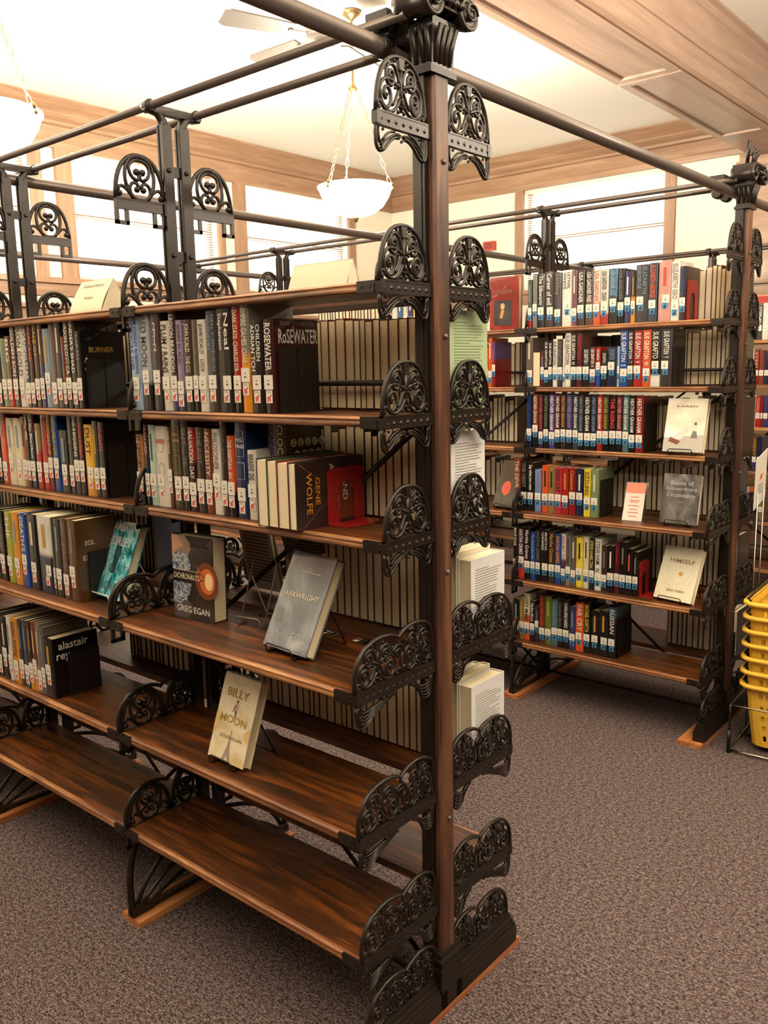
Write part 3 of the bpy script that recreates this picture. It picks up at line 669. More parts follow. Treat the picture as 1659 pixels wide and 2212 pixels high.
 (-0.678, 0.035, 0.175, 'nearblack', '', 'SUE GRAFTON  I', 'w'),
 (-0.642, 0.027, 0.177, 'maroon', '', 'SUE GRAFTON  H', 'w'),
 (-0.613, 0.021, 0.173, 'red', 'blue:.35', 'SUE GRAFTON', 'w'),
 (-0.589, 0.03, 0.157, 'nearblack', '', 'SUE GRAFTON  J', 'w'),
 (-0.557, 0.044, 0.174, 'navy', '', 'SUE GRAFTON', 'steel'),
 (-0.511, 0.01, 0.175, 'paleblue', '', '', ''),
 (-0.5, 0.035, 0.242, 'blue', '', 'SUE GRAFTON  S', 'w'),
 (-0.463, 0.025, 0.24, 'umber', '', 'SUE GRAFTON  T', 'w'),
 (-0.436, 0.038, 0.239, 'red', '', 'SUE GRAFTON  V', 'w'),
 (-0.396, 0.036, 0.24, 'orange', '', 'SUE GRAFTON  W', 'w'),
 (-0.359, 0.041, 0.24, 'nearblack', 'white:.2', 'SUE GRAFTO', 'w'),
 (-0.315, 0.048, 0.24, 'charcoal', '', 'SUE GRAFTON  Y', 'w'),
]),
'C3':(1.2241,2.002,[
 (-0.966, 0.027, 0.254, 'navy', '', 'HEATHER GRAHAM', 'blue'),
 (-0.934, 0.029, 0.254, 'rust', 'nearblack:.3', 'HEATHER GRAHAM', 'cream'),
 (-0.901, 0.023, 0.253, 'plum', '', 'HEATHER GRAHAM', 'coral'),
 (-0.875, 0.026, 0.252, 'nearblack', 'nearblack:.3', 'HEATHER GRAHAM', 'sage'),
 (-0.846, 0.03, 0.252, 'violet', '', 'HEATHER GRAHAM', 'w'),
 (-0.814, 0.027, 0.251, 'maroon', 'nearblack:.3', 'HEATHER GRAHAM', 'w'),
 (-0.785, 0.026, 0.251, 'umber', '', 'HEATHER GRAHAM', 'gold'),
 (-0.756, 0.031, 0.25, 'indigo', 'nearblack:.3', 'HEATHER GRAHAM', 'lavender'),
 (-0.722, 0.026, 0.249, 'slate', '', 'HEATHER GRAHAM', 'w'),
 (-0.694, 0.025, 0.249, 'umber', 'nearblack:.3', 'HEATHER GRAHAM', 'steel'),
 (-0.667, 0.034, 0.248, 'nearblack', '', 'HEATHER GRAHAM', 'w'),
 (-0.632, 0.028, 0.248, 'navy', 'nearblack:.3', 'HEATHER GRAHAM', 'steel'),
 (-0.602, 0.026, 0.247, 'red', '', 'HEATHER GRAHAM', 'w'),
 (-0.575, 0.029, 0.246, 'umber', 'nearblack:.3', 'HEATHER GRAHAM', 'lime'),
 (-0.543, 0.032, 0.246, 'nearblack', '', 'THE RISING', 'coral'),
 (-0.509, 0.027, 0.245, 'maroon', 'nearblack:.3', 'HEATHER GRAHAM', 'pink'),
 (-0.479, 0.028, 0.245, 'teal', '', 'HEATHER GRAHAM', 'w'),
 (-0.449, 0.028, 0.244, 'nearblack', 'nearblack:.3', 'HEATHER GRAHAM', 'w'),
 (-0.419, 0.034, 0.244, 'crimson', '', 'HEATHER GRAHAM', 'w'),
]),
'C4':(0.923,1.967,[
 (-1.013, 0.034, 0.248, 'rust', '', 'THE DEVIL', 'cream'),
 (-0.973, 0.031, 0.241, 'nearblack', '', 'THE HEIST', 'grey'),
 (-0.94, 0.036, 0.232, 'nearblack', '', 'Say what you mean', 'w'),
 (-0.899, 0.034, 0.201, 'periwinkle', '', '', ''),
 (-0.859, 0.032, 0.223, 'orange', '', '', 'nearblack'),
 (-0.825, 0.032, 0.221, 'khaki', '', '', 'nearblack'),
 (-0.792, 0.035, 0.218, 'rose', '', 'DEAD CAT', 'nearblack'),
 (-0.754, 0.032, 0.218, 'red', '', '', 'gold'),
 (-0.718, 0.033, 0.218, 'crimson', '', 'Cinnamon', 'gold'),
 (-0.682, 0.035, 0.218, 'navy', '', '', 'cream'),
 (-0.643, 0.032, 0.218, 'lemon', '', 'SIZZLING', 'ink'),
 (-0.608, 0.035, 0.219, 'sage', '', '', 'cream'),
]),
'C5':(0.5951,1.932,[
 (-0.994, 0.024, 0.255, 'nearblack', '', 'MARTHA', 'w'),
 (-0.968, 0.034, 0.251, 'plum', 'coral:.4', 'MARTHA GRIMES', 'w'),
 (-0.932, 0.031, 0.25, 'nearblack', '', 'Martha Grimes', 'w'),
 (-0.898, 0.025, 0.233, 'blue', '', 'The End of the Pier', 'paleblue'),
 (-0.87, 0.025, 0.25, 'nearblack', '', 'MARTHA GRIMES', 'grey'),
 (-0.843, 0.04, 0.249, 'nearblack', '', 'MARTHA|GRIMES', 'w'),
 (-0.801, 0.033, 0.246, 'umber', '', 'Martha Grimes', 'gold'),
 (-0.766, 0.029, 0.239, 'blue', '', 'MARTHA GRIMES', 'amber'),
 (-0.734, 0.022, 0.242, 'white', 'slate:.5', 'DEAD BEAT  PATRICIA', 'red'),
 (-0.711, 0.025, 0.236, 'grey', '', 'DEAD RECKONING', 'nearblack'),
 (-0.684, 0.024, 0.235, 'taupe', '', '', 'w'),
 (-0.658, 0.035, 0.234, 'lemon', '', '', 'navy'),
 (-0.621, 0.026, 0.242, 'cream', '', '', 'ink'),
 (-0.592, 0.025, 0.237, 'navy', '', 'STEVE HAMILTON', 'lemon'),
 (-0.564, 0.031, 0.238, 'white', '', 'STEVE HAM   N', 'ink'),
 (-0.532, 0.027, 0.209, 'umber', '', '', 'grey'),
 (-0.503, 0.031, 0.213, 'nearblack', '', '', 'w'),
 (-0.469, 0.023, 0.238, 'maroon', '', '', 'red'),
 (-0.445, 0.03, 0.237, 'nearblack', '', '', 'grey'),
 (-0.414, 0.029, 0.211, 'nearblack', '', '', 'salmon'),
 (-0.383, 0.025, 0.2, 'nearblack', '', '', 'grey'),
]),
'C6':(0.2891,1.932,[
 (-0.993, 0.033, 0.197, 'nearblack', 'rust:.5', '', ''),
 (-0.958, 0.025, 0.212, 'khaki', '', '', ''),
 (-0.932, 0.031, 0.234, 'cream', 'orange:.55', 'LOST MAN', 'ink'),
 (-0.898, 0.026, 0.201, 'nearblack', '', 'Nadine Moon', 'w'),
 (-0.87, 0.019, 0.182, 'plum', '', '', ''),
 (-0.848, 0.03, 0.239, 'brown', '', 'CHARLAINE HARRIS', 'coral'),
 (-0.816, 0.033, 0.239, 'moss', '', '', 'lime'),
 (-0.781, 0.032, 0.227, 'teal', '', 'CHARLAINE HARRIS', 'steel'),
 (-0.747, 0.025, 0.232, 'nearblack', '', 'Charlaine Harris', 'grey'),
 (-0.72, 0.032, 0.232, 'nearblack', '', 'CHARLAINE HARRIS', 'w'),
 (-0.686, 0.03, 0.209, 'indigo', '', '', 'steel'),
 (-0.654, 0.04, 0.233, 'orange', '', 'FAR CRY', 'w'),
 (-0.613, 0.032, 0.239, 'nearblack', '', 'MICHAEL KORYTA', 'lemon'),
 (-0.577, 0.04, 0.208, 'nearblack', '', '', 'gold'),
 (-0.536, 0.043, 0.215, 'nearblack', '', '', 'gold'),
 (-0.49, 0.036, 0.238, 'nearblack', 'steelblue:-.8', 'RUSSIAN', 'w'),
]),
'P1':(1.5116,0.035,[
 (-0.422, 0.021, 0.223),
 (-0.402, 0.027, 0.225),
 (-0.374, 0.025, 0.224),
 (-0.349, 0.031, 0.226),
 (-0.317, 0.029, 0.223),
 (-0.288, 0.02, 0.221),
 (-0.268, 0.018, 0.221),
 (-0.251, 0.025, 0.217),
 (-0.225, 0.022, 0.22),
 (-0.203, 0.027, 0.217),
 (-0.175, 0.03, 0.217),
 (-0.144, 0.028, 0.218),
 (-0.114, 0.031, 0.217),
 (-0.081, 0.024, 0.213),
]),
'P2':(1.2427,0.035,[
 (-0.515, 0.032, 0.243),
 (-0.481, 0.018, 0.208),
 (-0.462, 0.03, 0.234),
 (-0.431, 0.028, 0.217),
 (-0.402, 0.027, 0.229),
 (-0.375, 0.026, 0.211),
 (-0.347, 0.024, 0.221),
 (-0.323, 0.029, 0.245),
 (-0.293, 0.032, 0.227),
 (-0.26, 0.024, 0.216),
 (-0.235, 0.018, 0.206),
 (-0.216, 0.024, 0.218),
 (-0.191, 0.023, 0.241),
 (-0.167, 0.025, 0.227),
 (-0.14, 0.021, 0.206),
 (-0.118, 0.022, 0.21),
 (-0.095, 0.025, 0.245),
]),
'P3':(0.9325,0.11,[
 (-0.65, 0.021, 0.232),
 (-0.628, 0.023, 0.234),
 (-0.604, 0.027, 0.213),
 (-0.576, 0.017, 0.243),
 (-0.558, 0.021, 0.219),
 (-0.536, 0.033, 0.229),
 (-0.502, 0.03, 0.229),
 (-0.47, 0.027, 0.216),
 (-0.442, 0.027, 0.245),
 (-0.414, 0.025, 0.24),
 (-0.388, 0.028, 0.213),
 (-0.359, 0.029, 0.234),
 (-0.329, 0.022, 0.211),
 (-0.306, 0.031, 0.229),
 (-0.274, 0.029, 0.245),
 (-0.245, 0.028, 0.247),
 (-0.215, 0.023, 0.242),
 (-0.191, 0.024, 0.247),
 (-0.166, 0.031, 0.214),
 (-0.134, 0.019, 0.219),
]),
'P4':(0.5993,0.11,[
 (-1.491, 0.021, 0.194),
 (-1.469, 0.023, 0.196),
 (-1.445, 0.018, 0.206),
 (-1.426, 0.032, 0.222),
 (-1.393, 0.029, 0.199),
 (-1.363, 0.026, 0.201),
 (-1.336, 0.02, 0.194),
 (-1.316, 0.02, 0.227),
 (-1.294, 0.03, 0.222),
 (-1.263, 0.03, 0.198),
 (-1.232, 0.022, 0.215),
 (-1.209, 0.029, 0.224),
 (-1.179, 0.031, 0.193),
 (-1.147, 0.027, 0.217),
]),
'P4b':(0.5993,0.11,[
 (-0.793, 0.027, 0.23),
 (-0.765, 0.03, 0.238),
 (-0.734, 0.029, 0.237),
 (-0.704, 0.017, 0.219),
 (-0.686, 0.032, 0.226),
 (-0.653, 0.031, 0.205),
 (-0.62, 0.025, 0.21),
 (-0.595, 0.026, 0.223),
 (-0.568, 0.017, 0.209),
 (-0.55, 0.021, 0.237),
 (-0.527, 0.029, 0.206),
 (-0.497, 0.03, 0.206),
 (-0.466, 0.027, 0.205),
 (-0.438, 0.017, 0.235),
 (-0.42, 0.02, 0.209),
 (-0.399, 0.033, 0.235),
 (-0.365, 0.022, 0.238),
 (-0.343, 0.026, 0.227),
 (-0.316, 0.02, 0.238),
 (-0.295, 0.028, 0.239),
 (-0.266, 0.031, 0.212),
 (-0.233, 0.023, 0.207),
 (-0.21, 0.019, 0.203),
 (-0.189, 0.022, 0.224),
 (-0.166, 0.017, 0.227),
 (-0.148, 0.022, 0.212),
 (-0.125, 0.013, 0.219),
]),
'P3b':(0.9325,0.11,[
 (-2.598, 0.03, 0.285),
 (-2.568, 0.025, 0.262),
 (-2.542, 0.017, 0.279),
 (-2.524, 0.025, 0.282),
 (-2.498, 0.023, 0.283),
 (-2.474, 0.021, 0.284),
 (-2.452, 0.029, 0.269),
 (-2.422, 0.026, 0.279),
 (-2.396, 0.02, 0.274),
 (-2.375, 0.03, 0.263),
 (-2.344, 0.03, 0.279),
 (-2.313, 0.031, 0.265),
 (-2.281, 0.018, 0.284),
 (-2.262, 0.03, 0.27),
 (-2.231, 0.019, 0.26),
 (-2.211, 0.027, 0.264),
 (-2.183, 0.032, 0.276),
 (-2.15, 0.02, 0.278),
 (-2.129, 0.023, 0.289),
 (-2.105, 0.032, 0.273),
 (-2.072, 0.027, 0.28),
 (-2.044, 0.03, 0.291),
 (-2.013, 0.017, 0.266),
 (-1.995, 0.027, 0.264),
 (-1.967, 0.026, 0.256),
 (-1.94, 0.031, 0.273),
 (-1.908, 0.019, 0.279),
 (-1.888, 0.022, 0.26),
 (-1.865, 0.025, 0.258),
 (-1.839, 0.02, 0.287),
 (-1.818, 0.028, 0.253),
 (-1.789, 0.029, 0.253),
 (-1.758, 0.022, 0.288),
 (-1.735, 0.027, 0.264),
 (-1.707, 0.023, 0.268),
 (-1.683, 0.019, 0.292),
 (-1.663, 0.018, 0.269),
 (-1.644, 0.029, 0.268),
 (-1.614, 0.033, 0.262),
 (-1.58, 0.033, 0.288),
 (-1.547, 0.028, 0.288),
 (-1.518, 0.024, 0.285),
 (-1.493, 0.03, 0.273),
 (-1.462, 0.025, 0.28),
 (-1.436, 0.024, 0.255),
 (-1.412, 0.029, 0.263),
 (-1.382, 0.025, 0.283),
 (-1.356, 0.02, 0.253),
 (-1.335, 0.019, 0.276),
 (-1.315, 0.023, 0.262),
]),
'P2b':(1.2427,0.035,[
 (-2.372, 0.025, 0.241),
 (-2.346, 0.028, 0.221),
 (-2.318, 0.017, 0.23),
 (-2.299, 0.021, 0.247),
 (-2.277, 0.028, 0.239),
 (-2.248, 0.026, 0.241),
 (-2.221, 0.019, 0.233),
 (-2.201, 0.02, 0.251),
 (-2.18, 0.018, 0.248),
 (-2.161, 0.018, 0.242),
 (-2.142, 0.022, 0.231),
 (-2.119, 0.03, 0.216),
 (-2.087, 0.018, 0.252),
 (-2.068, 0.025, 0.219),
 (-2.042, 0.033, 0.253),
 (-2.008, 0.019, 0.232),
 (-1.988, 0.019, 0.228),
 (-1.968, 0.027, 0.222),
 (-1.94, 0.028, 0.217),
 (-1.911, 0.02, 0.248),
 (-1.89, 0.023, 0.232),
 (-1.866, 0.027, 0.234),
 (-1.838, 0.023, 0.216),
 (-1.814, 0.029, 0.254),
 (-1.785, 0.033, 0.242),
 (-1.751, 0.023, 0.23),
 (-1.727, 0.028, 0.242),
 (-1.698, 0.019, 0.224),
 (-1.678, 0.023, 0.235),
 (-1.655, 0.03, 0.235),
 (-1.624, 0.017, 0.248),
 (-1.605, 0.024, 0.236),
 (-1.58, 0.021, 0.232),
 (-1.559, 0.023, 0.246),
 (-1.535, 0.019, 0.237),
 (-1.515, 0.02, 0.243),
 (-1.494, 0.018, 0.226),
 (-1.475, 0.023, 0.24),
 (-1.452, 0.018, 0.233),
 (-1.433, 0.02, 0.226),
 (-1.412, 0.025, 0.253),
 (-1.386, 0.025, 0.253),
 (-1.36, 0.02, 0.252),
 (-1.34, 0.023, 0.223),
 (-1.316, 0.029, 0.251),
 (-1.286, 0.017, 0.226),
]),
'P1b':(1.5116,0.035,[
 (-2.315, 0.02, 0.248),
 (-2.294, 0.027, 0.239),
 (-2.266, 0.02, 0.252),
 (-2.245, 0.03, 0.24),
 (-2.214, 0.025, 0.229),
 (-2.188, 0.017, 0.235),
 (-2.17, 0.026, 0.223),
 (-2.142, 0.03, 0.229),
 (-2.112, 0.021, 0.222),
 (-2.09, 0.033, 0.25),
 (-2.056, 0.031, 0.245),
 (-2.024, 0.018, 0.233),
 (-2.006, 0.025, 0.225),
 (-1.98, 0.032, 0.235),
 (-1.946, 0.019, 0.253),
 (-1.926, 0.019, 0.257),
 (-1.906, 0.024, 0.242),
 (-1.881, 0.022, 0.239),
 (-1.857, 0.02, 0.221),
 (-1.836, 0.031, 0.229),
 (-1.804, 0.029, 0.228),
 (-1.774, 0.033, 0.256),
 (-1.74, 0.029, 0.251),
 (-1.71, 0.026, 0.249),
 (-1.683, 0.019, 0.239),
 (-1.663, 0.03, 0.228),
 (-1.632, 0.032, 0.256),
 (-1.599, 0.024, 0.235),
 (-1.574, 0.024, 0.235),
 (-1.549, 0.033, 0.235),
 (-1.515, 0.017, 0.224),
 (-1.497, 0.028, 0.26),
 (-1.467, 0.025, 0.24),
 (-1.441, 0.026, 0.25),
 (-1.415, 0.021, 0.244),
 (-1.393, 0.026, 0.245),
 (-1.366, 0.02, 0.227),
 (-1.345, 0.023, 0.257),
 (-1.322, 0.023, 0.244),
 (-1.298, 0.022, 0.224),
 (-1.275, 0.018, 0.253),
 (-1.256, 0.029, 0.235),
 (-1.226, 0.028, 0.247),
 (-1.197, 0.031, 0.258),
 (-1.164, 0.014, 0.26),
]),
'Q1':(1.7834,2.227,[
 (-0.269, 0.022, 0.221),
 (-0.246, 0.027, 0.218),
 (-0.218, 0.026, 0.23),
 (-0.191, 0.018, 0.235),
 (-0.172, 0.018, 0.232),
 (-0.154, 0.018, 0.219),
 (-0.135, 0.024, 0.248),
 (-0.11, 0.019, 0.224),
 (-0.09, 0.024, 0.253),
]),
'Q2':(1.5112,2.227,[
 (-0.329, 0.021, 0.258),
 (-0.308, 0.019, 0.248),
 (-0.288, 0.018, 0.23),
 (-0.268, 0.033, 0.228),
 (-0.234, 0.027, 0.238),
 (-0.206, 0.024, 0.24),
 (-0.181, 0.02, 0.253),
 (-0.16, 0.018, 0.229),
 (-0.14, 0.017, 0.231),
 (-0.122, 0.024, 0.256),
 (-0.098, 0.023, 0.225),
 (-0.073, 0.02, 0.26),
]),
'Q3':(1.2241,2.227,[
 (-0.454, 0.024, 0.215),
 (-0.428, 0.019, 0.235),
 (-0.408, 0.017, 0.22),
 (-0.39, 0.031, 0.203),
 (-0.358, 0.026, 0.225),
 (-0.331, 0.018, 0.215),
 (-0.312, 0.028, 0.218),
 (-0.283, 0.029, 0.206),
 (-0.253, 0.021, 0.204),
 (-0.232, 0.025, 0.237),
 (-0.205, 0.026, 0.231),
 (-0.178, 0.023, 0.23),
 (-0.154, 0.019, 0.212),
 (-0.134, 0.028, 0.229),
 (-0.105, 0.024, 0.204),
 (-0.081, 0.021, 0.208),
 (-0.058, 0.019, 0.232),
]),
'Q4':(0.923,2.287,[
 (-0.682, 0.026, 0.227),
 (-0.655, 0.026, 0.218),
 (-0.628, 0.03, 0.243),
 (-0.597, 0.027, 0.216),
 (-0.569, 0.025, 0.223),
 (-0.542, 0.021, 0.248),
 (-0.52, 0.033, 0.212),
 (-0.486, 0.031, 0.234),
 (-0.455, 0.023, 0.221),
 (-0.43, 0.028, 0.228),
 (-0.402, 0.028, 0.236),
 (-0.373, 0.019, 0.241),
 (-0.353, 0.033, 0.249),
 (-0.319, 0.027, 0.212),
 (-0.291, 0.017, 0.215),
 (-0.273, 0.032, 0.222),
 (-0.24, 0.023, 0.246),
 (-0.216, 0.022, 0.232),
 (-0.193, 0.024, 0.213),
 (-0.168, 0.026, 0.244),
 (-0.141, 0.02, 0.219),
 (-0.12, 0.024, 0.211),
 (-0.096, 0.025, 0.243),
]),
'Q5':(0.5951,2.287,[
 (-0.53, 0.024, 0.232),
 (-0.504, 0.032, 0.229),
 (-0.472, 0.025, 0.233),
 (-0.446, 0.02, 0.23),
 (-0.425, 0.027, 0.242),
 (-0.396, 0.019, 0.222),
 (-0.377, 0.018, 0.242),
 (-0.358, 0.028, 0.212),
 (-0.328, 0.033, 0.249),
 (-0.295, 0.027, 0.235),
 (-0.266, 0.02, 0.211),
 (-0.246, 0.025, 0.212),
 (-0.219, 0.02, 0.22),
 (-0.198, 0.017, 0.229),
 (-0.18, 0.024, 0.244),
 (-0.155, 0.025, 0.236),
 (-0.128, 0.025, 0.236),
 (-0.102, 0.024, 0.221),
 (-0.077, 0.028, 0.25),
]),
'Q6':(0.2891,2.287,[
 (-0.358, 0.021, 0.207),
 (-0.336, 0.028, 0.214),
 (-0.307, 0.02, 0.189),
 (-0.286, 0.019, 0.189),
 (-0.265, 0.029, 0.185),
 (-0.236, 0.026, 0.189),
 (-0.209, 0.022, 0.197),
 (-0.186, 0.03, 0.204),
 (-0.155, 0.017, 0.191),
 (-0.137, 0.019, 0.215),
 (-0.116, 0.03, 0.212),
 (-0.085, 0.03, 0.21),
 (-0.054, 0.019, 0.212),
]),
'R3':(1.2241,2.227,[
 (-1.374, 0.019, 0.228),
 (-1.354, 0.027, 0.238),
 (-1.326, 0.021, 0.21),
 (-1.303, 0.029, 0.226),
 (-1.273, 0.022, 0.227),
 (-1.251, 0.023, 0.231),
 (-1.226, 0.019, 0.209),
 (-1.206, 0.031, 0.214),
 (-1.174, 0.021, 0.232),
]),
'R2':(1.5112,2.227,[
 (-1.203, 0.032, 0.21),
 (-1.17, 0.029, 0.216),
 (-1.14, 0.012, 0.211),
]),
'R1':(1.7834,2.227,[
 (-2.548, 0.023, 0.234),
 (-2.524, 0.024, 0.233),
 (-2.5, 0.024, 0.241),
 (-2.475, 0.021, 0.24),
 (-2.453, 0.017, 0.227),
 (-2.435, 0.022, 0.221),
 (-2.412, 0.029, 0.227),
 (-2.382, 0.03, 0.253),
 (-2.351, 0.021, 0.251),
 (-2.329, 0.03, 0.242),
 (-2.298, 0.017, 0.233),
 (-2.28, 0.027, 0.227),
 (-2.252, 0.021, 0.227),
 (-2.23, 0.021, 0.247),
 (-2.208, 0.023, 0.232),
 (-2.184, 0.027, 0.253),
 (-2.156, 0.022, 0.217),
 (-2.133, 0.033, 0.248),
 (-2.1, 0.03, 0.236),
 (-2.069, 0.021, 0.221),
 (-2.047, 0.022, 0.233),
 (-2.024, 0.018, 0.243),
 (-2.005, 0.029, 0.216),
]),
'R4':(0.923,2.287,[
 (-1.414, 0.025, 0.212),
 (-1.388, 0.032, 0.192),
 (-1.355, 0.029, 0.208),
 (-1.324, 0.028, 0.184),
 (-1.296, 0.017, 0.195),
 (-1.277, 0.029, 0.19),
 (-1.247, 0.025, 0.193),
]),
}
# ------------------------------------------------------------------ lettering
TCACHE = {}
def text_mesh(s, bold=.012):
    """lettering as a flat mesh, lower left at the origin, capital height 1; returns (mesh data, width)"""
    if s in TCACHE: return TCACHE[s]
    cu = bpy.data.curves.new('lettering', 'FONT'); cu.body = s; cu.resolution_u = 2; cu.offset = bold; cu.align_x = 'LEFT'; cu.space_line = .95
    ob = bpy.data.objects.new('lettering', cu)
    me = bpy.data.meshes.new_from_object(ob); bpy.data.objects.remove(ob); bpy.data.curves.remove(cu)
    xs = [v.co.x for v in me.vertices] or [0, 1]; ys = [v.co.y for v in me.vertices] or [0, 1]
    x0, y0 = min(xs), min(ys); k = 1/max(1e-6, (max(ys)-y0))
    for v in me.vertices: v.co = ((v.co.x-x0)*k, (v.co.y-y0)*k, 0)
    TCACHE[s] = (me, (max(xs)-x0)*k); return TCACHE[s]
def letter(parent, s, mat, origin, base, up, cap, length=None, name='lettering', center=False, fit=None):
    me0, w = text_mesh(s)
    key = (s, mat.name)
    if key not in TCACHE:
        me = me0.copy(); me.materials.clear(); me.materials.append(mat); TCACHE[key] = me
    sx = cap if length is None else length/w
    if fit and w*sx > fit: sx = fit/w
    b = Vector(base).normalized(); u = Vector(up).normalized(); n = b.cross(u)
    o_ = Vector(origin)
    if center: o_ = o_-b*(w*sx/2)
    o = bpy.data.objects.new(name, TCACHE[key]); COL.objects.link(o); o.parent = parent
    o.matrix_local = Matrix(((b.x*sx, u.x*cap, n.x, o_.x), (b.y*sx, u.y*cap, n.y, o_.y), (b.z*sx, u.z*cap, n.z, o_.z), (0, 0, 0, 1)))
    return o
# ------------------------------------------------------------------ books
def sticker_mesh(kind):
    m = MB(); t = .0004
    m.box(-.5, .5, -t, 0, 0, 1, 0)
    y = -t-.0002
    def poly(pts, mi): m.add([(a, y, b) for a, b in pts], [tuple(range(len(pts)))], mi)
    if kind == 'call':
        for a, b, c, d in ((-.10, .05, .55, .66), (-.16, .13, .30, .42)): poly([(a, c), (b, c), (b, d), (a, d)], 1)
        mats = [M_PAPER, M_GREYINK]
    elif kind == 'rocket':
        poly([(-.34, .10), (-.20, .06), (.30, .52), (.40, .74), (.18, .62), (-.22, .28)], 1); poly([(-.36, .36), (-.22, .30), (.02, .50), (-.20, .52)], 1)
        poly([(.02, .16), (.20, .08), (.22, .32), (.10, .34)], 1); poly([(-.34, .80), (.34, .80), (.34, .84), (-.34, .84)], 2); poly([(-.34, .90), (.2, .90), (.2, .94), (-.34, .94)], 2)
        mats = [M_PAPER, M_REDINK, M_GREYINK]
    else:
        poly([(-.26, .14), (.14, .10), (.30, .30), (.18, .44), (.24, .66), (-.02, .70), (-.12, .50), (-.30, .38)], 1); poly([(-.38, .84), (.38, .84), (.38, .90), (-.38, .90)], 1)
        mats = [M_BLUEST, M_INK]
    return m.mesh(kind+'_sticker', mats)
ME_CALL, ME_ROCKET, ME_BLUE = sticker_mesh('call'), sticker_mesh('rocket'), sticker_mesh('mystery')
def book_meshes(w, h, d, rev, cm):
    tb = (.0014 if rev else .0024) if w > .012 else .0012; cr = min(.004, w*.18)
    x = w/2; out = [(-x, d), (-x, cr), (-x*.72, cr*.3), (0, 0), (x*.72, cr*.3), (x, cr), (x, d)]
    inn = [(x-tb, d), (x-tb, cr+tb), (-x+tb, cr+tb), (-x+tb, d)]
    poly = out+inn; py0, py1 = cr+tb, d-.004
    if rev: poly = [(a, d-b) for a, b in poly][::-1]; py0, py1 = .002, d-cr-tb
    c = MB(); c.prism(poly, 0, h, 'z', 0)
    p = MB(); p.box(-x+tb, x-tb, py0, py1, .003, h-.004)
    return c.mesh('cover', cm), p.mesh('page_block', M_PAGES)
NB = 0
def book(x0, w, h, yf, z, c1, c2, label, d=.155, rev=False, text='', tc='w', sticker=None, group=None, seed=0):
    global NB; NB += 1; rr = random.Random(seed*977+NB)
    rt = empty('book', (x0+w/2, yf, z+.0006)); tag(rt, label, 'book', group)
    cm, pm = book_meshes(w, h, d, rev, cover_mat(c1, c2)); put('cover', cm, rt); put('page_block', pm, rt)
    if sticker:
        jl = rr.choice((0, 0, .002, .018, -.012)); lw = min(w*.94, .030); off = (w-lw)/2*rr.choice((0, 0, .6, -.6))
        lz = .056+jl; put('call_label', ME_CALL, rt, (off, -.0004, lz), None, (lw, 1, .034))
        sh = .030 if sticker == 'rocket' else .026; sw = min(w*.86, .022)
        put('genre_sticker', ME_ROCKET if sticker == 'rocket' else ME_BLUE, rt, (off*.5, -.0004, lz-sh-(.002 if sticker == 'rocket' else -.002)), None, (sw, 1, sh))
        zb = lz+.040
    else: zb = .02
    if text and not rev:
        im = ink_mat(tc.rstrip('*'))
        if tc.endswith('*'):
            L = text.split(); cp = min(.020, .82*w/max(text_mesh(q)[1] for q in L)); st = min((h-zb-.03)/len(L)*.62, .034 if len(L) > 2 else cp*1.5)
            for i, s in enumerate(L): letter(rt, s, im, (0, -.0009, h-.028-st*i-.02), (1, 0, 0), (0, 0, 1), cp, center=True, name='title_lettering')
        else:
            ls = text.split('|'); n = len(ls); cap = min(.60*w/n, .024 if n == 1 else .02); room = h-zb-.014
            for i, s in enumerate(ls):
                _, tw = text_mesh(s); L = min(room, max(tw*cap, room*.62)); u_ = (n/2-i-1)*(w*.86/n)+(w*.86/n-cap)/2
                letter(rt, s, im, (u_, -.0009, h-.010), (0, 0, -1), (1, 0, 0), cap, L, 'title_lettering')
    elif not rev and sticker and w > .014:
        # decorative bands printed on the spine
        b = MB(); y = -.0007
        for zz, hh, ww in ((h-.025, .075, .24),):
            b.add([(-w*ww/2, y, zz-hh), (w*ww/2, y, zz-hh), (w*ww/2, y, zz), (-w*ww/2, y, zz)], [(0, 1, 2, 3)])
        b.build('spine_print', ink_mat(tc if tc else rr.choice(('cream', 'grey', 'gold', 'steel'))), rt)
    return rt
ROWTXT = dict(
 A1=('upper row of nearest right bay', 'rocket', .15), A2=('second row of nearest right bay', 'rocket', .13),
 B1=('upper row of nearest left bay', 'rocket', .15), B2=('second row of nearest left bay', 'rocket', .13),
 B3=('row beside the turquoise book', 'rocket', .16), B4=('lowest filled row of nearest left bay', 'rocket', .16),
 C1=('top shelf of middle bookcase', 'blue', .15), C2=('second shelf of middle bookcase', 'blue', .15), C3=('third shelf of middle bookcase', 'blue', .15),
 C4=('fourth shelf of middle bookcase', 'blue', .16), C5=('fifth shelf of middle bookcase', 'blue', .16), C6=('lowest shelf of middle bookcase', 'blue', .16))
BK = {}
for rn, (txt, stk, dep) in ROWTXT.items():
    z, yf, items = ROWS[rn]; vis = [it for it in items if it[0] > -1.69 or rn[0] == 'C']; n = 0
    for i, (x0, w, h, c1, c2, t, tc) in enumerate(items):
        col = CNAME.get(c1, c1)
        out = it_hidden = (x0+w < -1.70 and rn[0] != 'C')
        lab = '%s book, %s from left, %s' % (col, ORD[n], txt) if not out else '%s book beyond the left edge, %s' % (col, txt)
        if not out: n += 1
        if c1 == 'PAGES':
            b = book(x0, w, h, yf, z, 'maroon', '', 'book turned page edges outward, %s from left, %s' % (ORD[n-1], txt), dep, True, group='books '+txt, seed=i)
        else:
            yy = yf
            if rn == 'A2' and i >= 15: yy = yf+.05; x0 = (-.449, -.417)[i-15]; w = (.031, .032)[i-15]
            b = book(x0, w, h, yy, z, c1, c2, lab, dep, False, t, tc, stk if c1 not in ('green_',) else None, group='books '+txt, seed=i)
        BK[(rn, i)] = b
